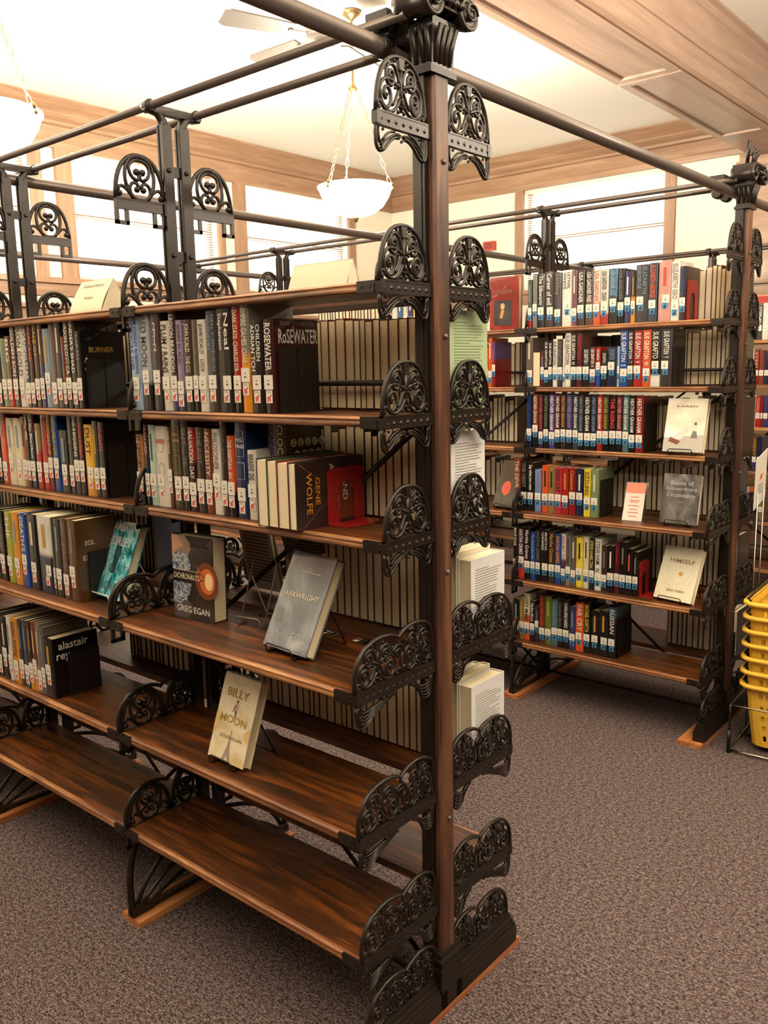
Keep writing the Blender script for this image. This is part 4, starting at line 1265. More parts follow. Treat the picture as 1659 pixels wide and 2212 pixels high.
PROWS = dict(P1='nearest bookcase second back shelf', P2='nearest bookcase third back shelf', P3='nearest bookcase fourth back shelf', P4b='nearest bookcase fifth back shelf', Q1='middle bookcase top shelf rear', Q2='middle bookcase second shelf rear', Q3='middle bookcase third shelf rear')
PC = ['umber', 'nearblack', 'maroon', 'brown', 'charcoal', 'navy', 'green', 'rust', 'slate', 'nearblack', 'taupe', 'crimson']
for rn, txt in PROWS.items():
    z, yf, items = ROWS[rn]
    for i, (x0, w, h) in enumerate(items):
        book(x0, w, h, yf, z, PC[(i*5+len(rn)*3+int(x0*100)) % len(PC)], '', 'pale page edges of a book, %s from left, %s' % (ORD[i], txt), .155 if rn[1] in '12' else .17, True, group='books '+txt, seed=i)
# the remaining rows of page edges, glimpsed between shelves, as one mass
m = MB(); rq = random.Random(5)
for rn in ('P1b', 'P2b', 'P3b', 'P4', 'Q4', 'Q5', 'Q6', 'R1', 'R2', 'R3', 'R4'):
    z, yf, items = ROWS[rn]
    for (x0, w, h) in items:
        z0 = z+.0008; d = .155; ci = 1+rq.randrange(4)
        m.box(x0, x0+.0022, yf, yf+d, z0, z0+h, ci); m.box(x0+w-.0022, x0+w, yf, yf+d, z0, z0+h, ci); m.box(x0, x0+w, yf+d-.003, yf+d, z0, z0+h, ci)
        m.box(x0+.0024, x0+w-.0024, yf+.004, yf+d-.004, z0+.003, z0+h-.004, 0)
o = m.build('books', [M_PAGES]+[cover_mat(c) for c in ('umber', 'nearblack', 'maroon', 'slate')]); tag(o, 'rows of books showing only page edges deep between the shelves', 'books', kind='stuff')
# covers seen from the open end of a row
def side_text(key, s, mat, y, z, cap, base=(0, 1, 0), up=(0, 0, 1), fit=None, w=None):
    rt = BK[key]; zf = ROWS[key[0]][2][key[1]]; wd = w or zf[1]
    letter(rt, s, mat, (wd/2+.0006, y, z), base, up, cap, None, 'cover_lettering', fit=fit)
side_text(('A1', 14), 'TADE THOMPSON', ink_mat('grey'), .022, .205, .010, fit=.12)
side_text(('A1', 14), 'RoSEWATER', ink_mat('w'), .018, .163, .034, fit=.13)
m = MB()
for q in range(26):
    a = rq.uniform(.01, .13); b = rq.uniform(.02, .21); s = rq.uniform(.003, .009)
    m.add([(ROWS['A1'][2][14][1]/2+.0005, a, b), (ROWS['A1'][2][14][1]/2+.0005, a+s, b+s*.4), (ROWS['A1'][2][14][1]/2+.0005, a+s*.6, b+s*1.4), (ROWS['A1'][2][14][1]/2+.0005, a-s*.2, b+s)], [(0, 1, 2, 3)])
m.build('cover_print', ink_mat('coral'), BK[('A1', 14)])
side_text(('B1', 16), "ENDER'S", ink_mat('grey'), .02, .225, .022, fit=.13)
side_text(('B1', 17), 'BURNER', ink_mat('gold'), .03, .165, .016, fit=.10); side_text(('B1', 17), 'A', ink_mat('cream'), .012, .135, .016); side_text(('B1', 17), 'W', ink_mat('cream'), .012, .105, .014)
side_text(('B3', 11), 'SOL', ink_mat('cream'), .03, .17, .014); side_text(('B3', 11), 'EX', ink_mat('cream'), .022, .125, .014)
side_text(('B4', 12), 'alastair', ink_mat('w'), .022, .155, .026, fit=.12); side_text(('B4', 12), 'rey', ink_mat('w'), .014, .115, .026)
side_text(('C2', 22), 'SUE', ink_mat('grey'), .06, .20, .012); side_text(('C2', 22), 'GRAFTON', ink_mat('grey'), .03, .18, .015, fit=.11)
for i, ch in enumerate('CLOCK'):
    m = MB(); m.lathe([(.0105, 0), (.0105, .0006), (.009, .0008), (0, .0008)], (0, 0, 0), 14, 0, False, 'x'); m.build('key_print', ink_mat('cream'), BK[('A2', 16)], (.016, .030+i*.025, .190)); letter(BK[('A2', 16)], ch, ink_mat('ink'), (.0172, .030+i*.025, .184), (0, 1, 0), (0, 0, 1), .012, center=True, name='cover_lettering')
for i, ch in enumerate('WORK'):
    m = MB(); m.lathe([(.0105, 0), (.0105, .0006), (.009, .0008), (0, .0008)], (0, 0, 0), 14, 0, False, 'x'); m.build('key_print', ink_mat('cream'), BK[('A2', 16)], (.016, .042+i*.025, .160)); letter(BK[('A2', 16)], ch, ink_mat('ink'), (.0172, .042+i*.025, .154), (0, 1, 0), (0, 0, 1), .012, center=True, name='cover_lettering')
def outline(rt, pts, mat, r=.0007, closed=True):
    m = MB(); m.tube([(a, -.0006, b) for a, b in pts], r, .0003, 4, (0, 1, 0), closed); return m.build('spine_print', mat, rt)
for k, w_, h_, c_ in ((5, ROWS['A2'][2][5][1], ROWS['A2'][2][5][2], 'gold'), (13, ROWS['A2'][2][13][1], ROWS['A2'][2][13][2], 'w')):
    x_ = w_*.36
    for z0, z1 in ((h_-.085, h_-.02), (.10, h_-.10)): outline(BK[('A2', k)], [(-x_, z0), (x_, z0), (x_, z1), (-x_, z1)], ink_mat(c_))
for zc in (.20, .135): outline(BK[('A2', 3)], [(.015*math.cos(2*PI*i/18), zc-.03+.017*math.sin(2*PI*i/18)) for i in range(18)], ink_mat('coral'))
# four paperbacks turned fore-edge outward in front of the second row
z3 = ROWS['A2'][0]
for i, (a, b, c, h) in enumerate(((-.379, -.343, 'nearblack', .164), (-.342, -.309, 'green', .162), (-.308, -.271, 'crimson', .160), (-.270, -.246, 'amber', .159))):
    cc = ('amber' if i == 3 else c)
    bk = book(a, b-a, h, -.222, z3, cc if i < 3 else 'umber', '', 'book laid on its long side, page edges outward, %s of four before the red bookend' % ORD[i], .238, True, group='books on their long sides in the second row', seed=i)
bw = (.024)/2+.0006; om = ink_mat('amber'); wm = ink_mat('w')
letter(bk, 'WOLFE', om, (bw, .034, .132), (0, 0, -1), (0, 1, 0), .019, .098, 'cover_lettering'); letter(bk, 'GENE', om, (bw, .064, .120), (0, 0, -1), (0, 1, 0), .015, .066, 'cover_lettering')
letter(bk, 'A', wm, (bw, .112, .148), (0, 0, -1), (0, 1, 0), .017, None, 'cover_lettering'); letter(bk, 'AND', wm, (bw, .158, .112), (0, 0, -1), (0, 1, 0), .017, .058, 'cover_lettering'); letter(bk, 'CEE', wm, (bw, .132, .094), (0, 0, -1), (0, 1, 0), .012, .058, 'cover_lettering'); letter(bk, 'ME', wm, (bw, .186, .110), (0, 0, -1), (0, 1, 0), .012, .026, 'cover_lettering')
for p0, p1 in (((.012, .155), (.11, .09)), ((.11, .065), (.02, .0))): m = MB(); m.tube([(bw-.0006, p0[0], p0[1]), (bw-.0006, p1[0], p1[1])], .0014, .0004, 4, (1, 0, 0)); m.build('cover_print', ink_mat('rust'), bk)
m = MB(); m.add([(bw-.0003, .12, .01), (bw-.0003, .225, .01), (bw-.0003, .225, .09), (bw-.0003, .19, .14), (bw-.0003, .14, .12)], [(0, 1, 2, 3, 4)]); m.build('cover_print', ink_mat('rust'), bk)
# ------------------------------------------------------------------ bookends
def bookend(x, y0, d, h, z, red, label, out=True, hole=False):
    rt = empty('bookend', (x, y0, z)); mt = M_REDPL if red else M_BLACKPL; t = .0022
    m = MB(); r = .018
    arc = lambda cx, cz, a0, a1, rr=r: [(cx+rr*math.cos(a0+(a1-a0)*i/5), cz+rr*math.sin(a0+(a1-a0)*i/5)) for i in range(6)]
    if hole:
        aw = d*.21; cx = d*.5; ht = h*.54
        outer = [(0, 0)]+arc(r, h-r, PI, PI/2)+arc(d-r, h-r, PI/2, 0)+[(d, 0), (cx+aw, 0)]+[(cx+aw*math.cos(PI*i/8), ht+aw*math.sin(PI*i/8)) for i in range(9)]+[(cx-aw, 0)]
        m.prism(outer[::-1], 0, t, 'x')
        g = MB(); g.prism([(cx-aw, .0), (cx+aw, .0), (cx+aw, t), (cx-aw, t)], t, .07, 'x')
    else:
        outer = [(0, 0)]+arc(r*.3, h-r*.3, PI, PI/2, r*.3)+arc(d-r*.3, h-r*.3, PI/2, 0, r*.3)+[(d, 0)]
        m.prism(outer[::-1], 0, t*2, 'x'); m.box(t*2, t*2+.003, d*.48, d*.52, 0, h-.004)
    m.build('upright_plate', mt, rt)
    b = MB()
    if out: b.prism([(t, 0), (.055, 0)]+[(.055+.014*math.sin(PI*i/6), d*i/6) for i in range(1, 6)]+[(.055, d), (t, d)], .0003, .0020, 'z')
    else: b.box(-.05, 0, .01, d-.01, -.0002, .0004)
    b.build('base_plate', mt, rt)
    tag(rt, label, 'bookend'); return rt
bookend(-.3415, -.172, .125, .155, Z1L[1], False, 'black bookend holding the upper book row, nearest bookcase right bay', False)
bookend(-.2445, -.120, .130, .136, Z1L[2], True, 'red metal bookend with arched cutout beside the books on their sides', True, True)
bookend(-1.180, -.17, .13, .145, Z1L[1], False, 'black bookend ending the upper row of nearest bookcase, left bay', False)
bookend(-1.1145, -.158, .13, .165, Z1L[2], False, 'black bookend ending the second row of nearest bookcase, left bay', False)
bookend(-1.160, -.225, .12, .150, Z1L[3], False, 'black bookend beside the turquoise display book', False)
bookend(-1.301, -.240, .11, .138, Z1L[4], False, 'black bookend on nearest bookcase lowest filled row, left bay', False)
y2f = Y2-.19
bookend(-.2165, y2f+.012, .12, .165, Z2L[0], True, 'red arched bookend on top shelf of the middle bookcase', True, True)
bookend(-.2655, y2f+.012, .12, .165, Z2L[1], False, 'black bookend on second shelf of the middle bookcase', False)
bookend(-.3835, y2f+.012, .13, .215, Z2L[2], False, 'black bookend on third shelf of the middle bookcase', False)
bookend(-.572, Y2-.205, .13, .17, Z2L[3], False, 'black bookend on fourth shelf of the middle bookcase', False)
bookend(-.357, Y2-.245, .10, .155, Z2L[4], True, 'red arched bookend on fifth shelf of the middle bookcase', True, True)
bookend(-.453, Y2-.24, .14, .16, Z2L[5], False, 'black bookend on lowest shelf of the middle bookcase', False)
# ------------------------------------------------------------------ books shown face out
def jacket(name, stops, scale=14, rough=.22, dist=2.0, seed=0., squash=(1, 1, 1)):
    m = pbr(name, stops[0][1], rough, coat=.6); P = m.node_tree.nodes['Principled BSDF']
    tc = nd(m, 'ShaderNodeTexCoord'); mp = nd(m, 'ShaderNodeMapping'); mp.inputs['Location'].default_value = (seed, seed, seed); mp.inputs['Scale'].default_value = squash
    n = nd(m, 'ShaderNodeTexNoise'); n.inputs['Scale'].default_value = scale; n.inputs['Detail'].default_value = 4; n.inputs['Distortion'].default_value = dist
    lk(m, tc.outputs['Object'], mp.inputs[0]); lk(m, mp.outputs[0], n.inputs['Vector']); r = ramp(m, stops); lk(m, n.outputs[0], r.inputs[0]); lk(m, r.outputs[0], P.inputs['Base Color'])
    w_ = nd(m, 'ShaderNodeTexNoise'); w_.inputs['Scale'].default_value = 9; w_.inputs['Distortion'].default_value = 1.5; lk(m, tc.outputs['Object'], w_.inputs['Vector']); bump(m, w_.outputs[0], .35, .004)
    return m
def face_book(label, bl, ang, tilt, w, h, t, mat):
    """stands with its front cover to -y, spine at the left, page edges at the right"""
    rt = empty('display_book', bl); rt.rotation_euler = (-math.radians(tilt), 0, math.radians(ang)); tag(rt, label, 'book', 'books displayed face out')
    tb = .0026
    c = MB(); c.prism([(0, 0), (w, 0), (w, tb), (tb*1.6, tb), (tb*1.6, t-tb), (w, t-tb), (w, t), (0, t), (-.003, t*.7), (-.003, t*.3)], 0, h, 'z'); c.build('cover', mat, rt)
    p = MB(); p.box(tb*1.6, w-.004, tb, t-tb, .003, h-.004); p.build('page_block', M_PAGES2, rt)
    return rt
def art(rt, pts, mat, y=-.0006, name='cover_print'):
    m = MB(); m.add([(a, y, b) for a, b in pts], [tuple(range(len(pts)))]); return m.build(name, mat, rt)
def ftext(rt, s, c, x, z, cap, fit=None, length=None, center=True, y=-.0012): return letter(rt, s, ink_mat(c), (x, y, z), (1, 0, 0), (0, 0, 1), cap, length, 'cover_lettering', center, fit)
def disc(cx, cz, rx, rz, n=20, a0=0, a1=2*PI): return [(cx+rx*math.cos(a0+(a1-a0)*i/n), cz+rz*math.sin(a0+(a1-a0)*i/n)) for i in range(n)]
def easel(label, bl, ang, tilt, w, t, mt):
    rt = empty('wire_easel', bl, math.radians(ang)); tag(rt, label, 'easel', 'wire book easels')
    tr = math.radians(tilt); r = .0022
    x0, x1 = w*.18, w*.78
    m = MB(); m.tube([(x0, .03, -.008), (x0, -.006, -.008), (x0, -.012, -.003), (x0, -.014, .012), (x0+.006, -.014, .017), (x1-.006, -.014, .017), (x1, -.014, .012), (x1, -.012, -.003), (x1, -.006, -.008), (x1, .03, -.008)], r, None, 6, (1, .3, .2)); m.build('front_lip', mt, rt)
    k = t+.006; yb = lambda z: k+z*math.tan(tr)
    m = MB(); m.tube([(x0, .03, -.008), (x0, yb(.0), .0), (x0, yb(.15), .15), (x0+.01, yb(.165), .165), (x1-.01, yb(.165), .165), (x1, yb(.15), .15), (x1, yb(0), .0), (x1, .03, -.008)], r, None, 6, (1, .3, .2)); m.build('back_frame', mt, rt)
    m = MB(); yy = yb(.15)+.05; m.tube([(x0, yb(.12), .12), (x0, yy, -.010), (x1, yy, -.010), (x1, yb(.12), .12)], r, None, 6, (1, .3, .2)); m.build('rear_leg', mt, rt)
    return rt
z4, z5 = Z1L[3], Z1L[4]
# dark space-themed book standing on the wide shelf
J = jacket('jacket_space', [(.35, srgb('17120f')), (.55, srgb('2a1d18')), (.75, srgb('4a3024'))], 9)
b = face_book('dark book with orange sunburst and planets standing on the nearest wide shelf', (-.813, -.17, z4+.0006), 3.5, 1.5, .164, .235, .05, J)
PB = jacket('planet_blue', [(.38, srgb('33415a')), (.48, srgb('66758a')), (.55, srgb('c8c6c2')), (.66, srgb('5a6678'))], 55, seed=3)
art(b, [(0, .185), (.0, .137), (.070, .137), (.078, .150), (.066, .178), (.04, .188)], PB); art(b, [(0, .102), (0, .045), (.03, .035), (.058, .055), (.072, .082), (.076, .102)], PB)
art(b, [(0, .235), (.0, .185), (.04, .188), (.066, .178), (.088, .215), (.055, .235)], pbr('mist_space', srgb('8a7264'), .3)); art(b, [(0, .045), (0, 0), (.055, 0), (.09, .03), (.058, .055), (.03, .035)], pbr('mist_space2', srgb('51484a'), .3))
art(b, [(.0, .235), (.0, .175), (.03, .20), (.05, .205), (.025, .235)], pbr('dust_orange', srgb('b98a70'), .4), -.0008)
art(b, [(.055, .235), (.078, .212), (.105, .200), (.135, .212), (.164, .235)], pbr('planet_rim', srgb('241a18'), .4), -.0008)
sun = pbr('sun_print', srgb('ffd9a0'), .4); glow = pbr('sun_glow_print', srgb('c96a34'), .4)
art(b, disc(.140, .115, .046, .052, 28), pbr('sun_halo_print', srgb('6e3820'), .4), -.0009); art(b, disc(.142, .115, .030, .036, 24), glow, -.0010)
art(b, disc(.148, .115, .016, .024), sun, -.0011)
for p0 in ((.085, .165), (.09, .055), (.06, .115)): art(b, [p0, (.140, .112), (.142, .118)], glow, -.0010)
ftext(b, 'DICHRONAUTS', 'cream', .045, .112, .016, length=.105, center=False, y=-.0016).location.x = .006
ftext(b, 'GREG EGAN', 'w', .08, .018, .018, length=.135)
m = MB(); m.box(.01, .11, -.0014, -.0008, .136, .1372); m.build('cover_print', ink_mat('cream'), b)
art(b, [(.075, .205), (.15, .205), (.15, .211), (.075, .211)], ink_mat('ink'), -.0012)
# misty grey book on an easel
J = jacket('jacket_mist', [(.3, srgb('3c424c')), (.5, srgb('666c76')), (.72, srgb('9a9ea4'))], 5, .12, 2)
b = face_book('grey misty book in glossy wrap on black easel, nearest wide shelf', (-.383, -.222, z4+.015), -4.6, 27, .162, .245, .030, J)
ftext(b, 'ARKWRIGHT', 'cream', .083, .13, .014, length=.125); ftext(b, 'ALLEN STEELE', 'silver', .085, .035, .012, length=.11)
m = MB(); m.box(.045, .125, -.0012, -.0006, .196, .1972); m.build('cover_print', ink_mat('w'), b)
art(b, [(.012, .062), (.036, .062), (.036, .098), (.012, .098)], pbr('mist_patch', srgb('6e6c6e'), .3))
easel('black wire easel under the grey misty book', (-.383, -.222, z4+.0105), -4.6, 27, .162, .030, M_BLKWIRE)
# cream book, lower shelf
J = jacket('jacket_cream', [(.35, srgb('d9c08c')), (.5, srgb('efe0bc')), (.7, srgb('f6ecd2'))], 6, .35, 2, seed=5)
b = face_book('cream book with striding figure and tower on black easel, lower shelf', (-.578, -.261, z5+.015), -1.2, 20, .143, .222, .028, J)
ftext(b, 'BILLY', 'gold', .068, .165, .022, length=.085); ftext(b, 'MOON', 'gold', .07, .098, .020, length=.105); ftext(b, 'DOUGLAS LAIN', 'khaki', .075, .058, .009, length=.085)
bi = ink_mat('brown'); art(b, disc(.072, .156, .0035, .0045, 10), bi, -.0009); art(b, [(.068, .132), (.077, .132), (.078, .15), (.066, .15)], pbr('shirt_print', srgb('c09a8a'), .5), -.0009)
art(b, [(.069, .132), (.072, .105), (.0745, .105), (.076, .132)], bi, -.0009); art(b, [(.066, .148), (.060, .128), (.063, .128), (.068, .145)], bi, -.0009)
art(b, [(.055, .003), (.067, .04), (.0715, .085), (.0725, .085), (.077, .04), (.089, .003), (.078, .003), (.072, .018), (.066, .003)], pbr('tower_print', srgb('a08880'), .5), -.0009)
for q in (((.143, .10), (.118, .085), (.124, .07), (.143, .06)), ((0, .12), (.02, .09), (.0, .06))): art(b, list(q), pbr('tan_print', srgb('dcbc7c'), .5), -.0008)
easel('black wire easel under the cream book', (-.578, -.261, z5+.0105), -1.2, 20, .143, .028, M_BLKWIRE)
# turquoise book
J = jacket('jacket_turquoise', [(.32, srgb('0f4a50')), (.46, srgb('2b9aa6')), (.58, srgb('9fe0e0')), (.72, srgb('2a6e8a'))], 11, .2, 2.5, seed=1, squash=(1.6, 1, .7))
b = face_book('turquoise book on white easel, left bay of nearest bookcase', (-1.193, -.206, z4+.015), -1.5, 23, .165, .237, .03, J)
for i, (s, ln) in enumerate((('KAMERON', .145), ('HURLEY', .125))): ftext(b, s, 'w', .083, .205-i*.045, .028, length=ln)
for s, x, z in (('T', .03, .125), ('H', .082, .125), ('E', .12, .125), ('L I G H T', .083, .078), ('BRIGADE', .083, .022)): ftext(b, s, 'teal', x, z, .026, fit=.14)
art(b, disc(.088, .20, .006, .008, 10), ink_mat('navy'), -.0009); art(b, [(.074, .075), (.1, .075), (.102, .16), (.094, .195), (.082, .195), (.073, .16)], pbr('figure_print', srgb('1d3a44'), .4), -.0009)
easel('white wire easel under the turquoise book', (-1.193, -.206, z4+.0105), -1.5, 23, .165, .03, M_WHTWIRE)
easel('empty wire easel behind the space-themed book', (-.62, -.12, z4+.0105), 8, 22, .14, .0, pbr('dull_wire', srgb('8a8074'), .4, .5))
# back-to-back displays seen through the bookcase
b = face_book('display book seen from behind through the nearest bookcase', (-.64, .16, z4+.012), 6, -22, .15, .22, .025, jacket('jacket_dark', [(.4, srgb('2b2522')), (.6, srgb('3a3430'))], 20))
m = MB()
for i in range(16): m.box(.015, .135, -.0009, -.0006, .03+i*.011, .034+i*.011)
m.build('cover_print', M_GREYINK, b)
b = face_book('pale text-covered book back glimpsed behind the empty easel', (-.86, .15, z4+.012), 0, -10, .14, .215, .02, pbr('pale_jacket', srgb('d8cfc0'), .5))
m = MB()
for i in range(16): m.box(.015, .125, -.0009, -.0006, .03+i*.011, .034+i*.011)
m.build('cover_print', M_GREYINK, b)
# ---- middle bookcase
c3, c4, c5 = Z2L[2], Z2L[3], Z2L[4]
J = jacket('jacket_pale', [(.35, srgb('cfc0a2')), (.55, srgb('e4d8bc')), (.75, srgb('f2ead6'))], 5, .2, 2, seed=8)
b = face_book('pale book with a swan and a dancer on easel, third shelf', (-.288, 1.985, c3+.015), -2, 13, .172, .228, .028, J)
ftext(b, 'KAREN', 'taupe', .086, .19, .008, length=.09); art(b, [(.0, .06), (.172, .075), (.172, .0), (.0, .0)], pbr('wash_print', srgb('b9b3aa'), .4)); art(b, [(.02, .05), (.08, .055), (.10, .10), (.085, .125), (.092, .10), (.06, .08)], ink_mat('w'), -.0010)
art(b, [(.02, .045), (.06, .03), (.075, .045), (.03, .062)], ink_mat('rust'), -.0012); art(b, [(.115, .06), (.145, .06), (.138, .09), (.122, .09)], ink_mat('grey'), -.0010); art(b, [(.122, .09), (.138, .09), (.137, .115), (.123, .115)], ink_mat('w'), -.0010); art(b, disc(.131, .121, .006, .007, 10), ink_mat('taupe'), -.0010)
easel('black wire easel under the swan book', (-.288, 1.985, c3+.0105), -2, 13, .172, .028, M_BLKWIRE)
J = jacket('jacket_graphite', [(.35, srgb('4a4646')), (.55, srgb('6a6664')), (.75, srgb('8a8682'))], 8, .14, 2, seed=2)
b = face_book('graphite book in glossy wrap with script title, fourth shelf', (-.283, 1.966, c4+.012), -2.1, 11, .163, .212, .028, J)
for s, z, L in (('Beasts of', .165, .10), ('Extraordinary', .138, .135), ('Circumstance', .113, .125)): ftext(b, s, 'silver', .083, z, .018, length=L)
ftext(b, 'a novel', 'silver', .083, .09, .006)
easel('black wire easel under the graphite book', (-.283, 1.966, c4+.0105), -2.1, 11, .163, .028, M_BLKWIRE)
J = jacket('jacket_speckle', [(.30, srgb('e6dcb0')), (.5, srgb('f3ecd0')), (.7, srgb('faf5e2'))], 4, .35, 1, seed=4)
b = face_book('cream speckled book with small yellow sun on easel, fifth shelf', (-.289, 1.943, c5+.012), -9, 23, .176, .236, .03, J)
ftext(b, 'HIMSELF', 'khaki', .095, .165, .018, length=.115); ftext(b, 'JESS KIDD', 'khaki', .095, .035, .012, length=.085); art(b, disc(.10, .118, .009, .009, 14), ink_mat('amber'))
m = MB(); q_ = random.Random(3)
for i in range(150):
    a, c_ = q_.uniform(.006, .168), q_.uniform(.006, .228); s = q_.uniform(.0008, .0016)
    m.add([(a-s, -.0006, c_), (a+s, -.0006, c_-s*.5), (a+s, -.0006, c_+s), (a-s*.5, -.0006, c_+s)], [(0, 1, 2, 3)])
m.build('speckle_print', ink_mat('grey'), b)
easel('black wire easel under the speckled book', (-.289, 1.943, c5+.0105), -9, 23, .176, .03, M_BLKWIRE)
J = jacket('jacket_portrait', [(.35, srgb('7a2c26')), (.55, srgb('94392f')), (.75, srgb('ad5242'))], 6, .12, 2, seed=6)
b = face_book('tall red book with a painted portrait standing on the middle bookcase top shelf', (-1.166, 1.99, Z2L[0]+.0006), 10, 0, .148, .245, .045, J)
art(b, [(.022, .02), (.11, .02), (.11, .135), (.022, .135)], pbr('portrait_ground', srgb('1c1614'), .3)); art(b, [(.04, .02), (.105, .02), (.10, .075), (.08, .095), (.055, .095), (.045, .06)], pbr('portrait_coat', srgb('2e2620'), .3), -.0009)
art(b, disc(.066, .108, .011, .015, 14), pbr('portrait_skin', srgb('c99a70'), .4), -.0010); art(b, [(.05, .055), (.065, .05), (.075, .09), (.06, .092)], pbr('portrait_collar', srgb('b5813e'), .4), -.0010)
m = MB(); m.box(.025, .115, -.0008, -.0005, .165, .185); m.build('cover_print', ink_mat('rust'), b)
J = jacket('jacket_black', [(.4, srgb('1e1815')), (.6, srgb('2c2420'))], 10, .16)
b = face_book('black book with an orange oval leaning on the fourth shelf, left bay', (-1.125, 1.95, c4+.012), -8, 22, .13, .235, .035, J)
art(b, disc(.06, .095, .026, .036, 22), ink_mat('orange')); art(b, disc(.06, .095, .017, .025, 22), ink_mat('coral'), -.0009)
easel('black wire easel under the book with an orange oval', (-1.125, 1.95, c4+.0105), -8, 22, .13, .035, M_BLKWIRE)
for i, (a, w_, h, c1, c2, d_) in enumerate(((-1.200, .015, .19, 'orange', '', 'short'), (-1.184, .021, .235, 'orange', '', 'tall'))):
    book(a, w_, h, 2.002, Z2L[1], c1, c2, '%s orange spined book beside the purple and red book' % d_, .15, False, '', 'w', 'blue', 'orange books in the left bay')
bk = book(-1.162, .018, .215, 2.002, Z2L[1], 'violet', 'crimson:.62', 'purple fading to red book, left bay of the middle bookcase second shelf', .15, False, '', 'coral', 'blue')
# small sign in a clear acrylic stand
rt = empty('sign_stand', (-.462, 1.985, c4)); rt.rotation_euler = (-math.radians(20), 0, math.radians(5)); tag(rt, 'slim salmon and white notice in clear stand, fourth shelf', 'sign')
m = MB(); m.box(0, .088, -.0006, 0, .0, .172); m.build('notice', M_PAPER, rt); art(rt, [(0, .125), (.088, .125), (.088, .172), (0, .172)], pbr('salmon_print', srgb('e08a70'), .5), -.0010)
m = MB()
for i, q in enumerate((.105, .09, .082, .066, .05, .035, .018)): m.box(.02 if i % 2 else .026, .068 if i % 2 else .062, -.0012, -.0008, q, q+.003)
m.build('notice_lines', M_REDINK, rt)
M_ACR = pbr('clear_acrylic', (.95, .95, .95), .05, trans=1.0)
m = MB(); m.box(-.003, .10, .001, .003, -.001, .176); m.box(-.003, .10, .003, .05, .0, .002); m.build('acrylic_stand', M_ACR, rt)
# ------------------------------------------------------------------ end books of the rear side, seen past the post
def end_book(x1, w, y0, d, h, z, col, label, text='lines', tcol=None):
    rt = empty('book', (x1-w, y0, z+.0006)); tag(rt, label, 'book', 'end books behind the nearest post')
    tb = .002
    c = MB(); c.prism([(0, 0), (tb, 0), (tb, d-.004), (w-tb, d-.004), (w-tb, 0), (w, 0), (w, d), (0, d)], 0, h, 'z'); c.build('cover', col, rt)
    p = MB(); p.box(tb, w-tb, .004, d-.005, .003, h-.003); p.build('page_block', M_PAGES2, rt)
    if text:
        m = MB(); zz = h-.03; k = 0; q_ = random.Random(int(z*100))
        while zz > .02:
            L = q_.uniform(.6, .78) if k % 7 else .4
            m.box(w+.0002, w+.0005, d*.12, d*(.12+L), zz, zz+.0019); zz -= .0068; k += 1
        m.build('cover_print', tcol or M_LTINK, rt)
    return rt
CW = pbr('white_cover', srgb('e4e4e6'), .4, coat=.2)
end_book(-.024, .030, .075, .16, .232, Z1L[1], pbr('green_cover', srgb('a9ba94'), .4, coat=.2), 'book with pale green text-covered back, second back shelf end', 'l', pbr('green_ink', srgb('76876a'), .6))
end_book(-.024, .034, .078, .145, .215, Z1L[2], CW, 'white text-covered book back with blue badge, third back shelf end')
m = MB(); m.box(.0, .0006, .0, .014, .0, .014); o = m.build('badge_print', ink_mat('blue'), bpy.data.objects[[q.name for q in bpy.data.objects if q.name.startswith('book') and q.get('label', '').startswith('white text-covered book back')][0]], (.034, .122, .195))
for i, (zz, nm) in enumerate(((Z1L[3], 'fourth'), (Z1L[4], 'fifth'))):
    h0 = .205
    end_book(-.020, .040, .155, .155, h0-.004, zz, CW, 'white large-print paperback, outermost on the %s back shelf' % nm)
    end_book(-.062, .026, .150, .155, h0+.010, zz, pbr('cream_cover', srgb('e8dcc2'), .5), 'cream book second from the end on the %s back shelf' % nm, None)
    end_book(-.090, .022, .145, .155, h0+.008, zz, pbr('ivory_cover', srgb('dcd8ce'), .5), 'ivory book third from the end on the %s back shelf' % nm, None)
# ------------------------------------------------------------------ farthest bookcase, strip of books at the right edge
def edge_row(z, items, txt):
    x = -.66
    for i, (w_, h, c1, c2, t, tc) in enumerate(items):
        book(x, w_, h, Y3-.19, z, c1, c2, '%s book, %s of the farthest bookcase %s' % (CNAME.get(c1, c1), ORD[i]+' from left', txt), .15, False, t, tc, 'none', 'books '+txt); x += w_+.002
def plain_book(*a, **k):
    return book(*a, **k)
FR = [(Z3L[0], 'top row', [(.028, .23, 'white', '', '', ''), (.030, .22, 'steelblue', 'navy:.4', '', ''), (.034, .215, 'charcoal', '', 'STEPHEN K', 'w'), (.036, .225, 'offwhite', '', '', ''), (.03, .22, 'red', '', '', '')]),
      (Z3L[1], 'second row', [(.03, .2, 'silver', '', '', ''), (.024, .225, 'cream', '', '', ''), (.030, .215, 'crimson', '', 'STEEL', 'pink'), (.030, .215, 'rust', '', '', ''), (.03, .2, 'navy', '', '', '')]),
      (Z3L[2], 'third row', [(.026, .19, 'taupe', '', '', ''), (.026, .20, 'offwhite', 'pink:.6', '', ''), (.024, .205, 'cream', '', '', ''), (.030, .195, 'red', '', 'ROMANCE', 'pink'), (.014, .20, 'crimson', '', '', ''), (.03, .2, 'indigo', '', '', '')]),
      (Z3L[3], 'fourth row', [(.03, .22, 'umber', '', '', ''), (.030, .225, 'nearblack', '', 'THE FIRST', 'lemon'), (.026, .22, 'umber', '', '', 'rust'), (.028, .22, 'brown', 'indigo:.45', 'WEST', 'gold'), (.03, .22, 'navy', '', '', '')]),
      (Z3L[4]+.0, 'fifth row', [(.028, .20, 'cream', '', '', ''), (.024, .21, 'rust', '', '', ''), (.03, .215, 'silver', '', '', ''), (.026, .215, 'orange', '', '', 'rust'), (.03, .19, 'steelblue', '', '', ''), (.03, .2, 'khaki', '', '', '')])]
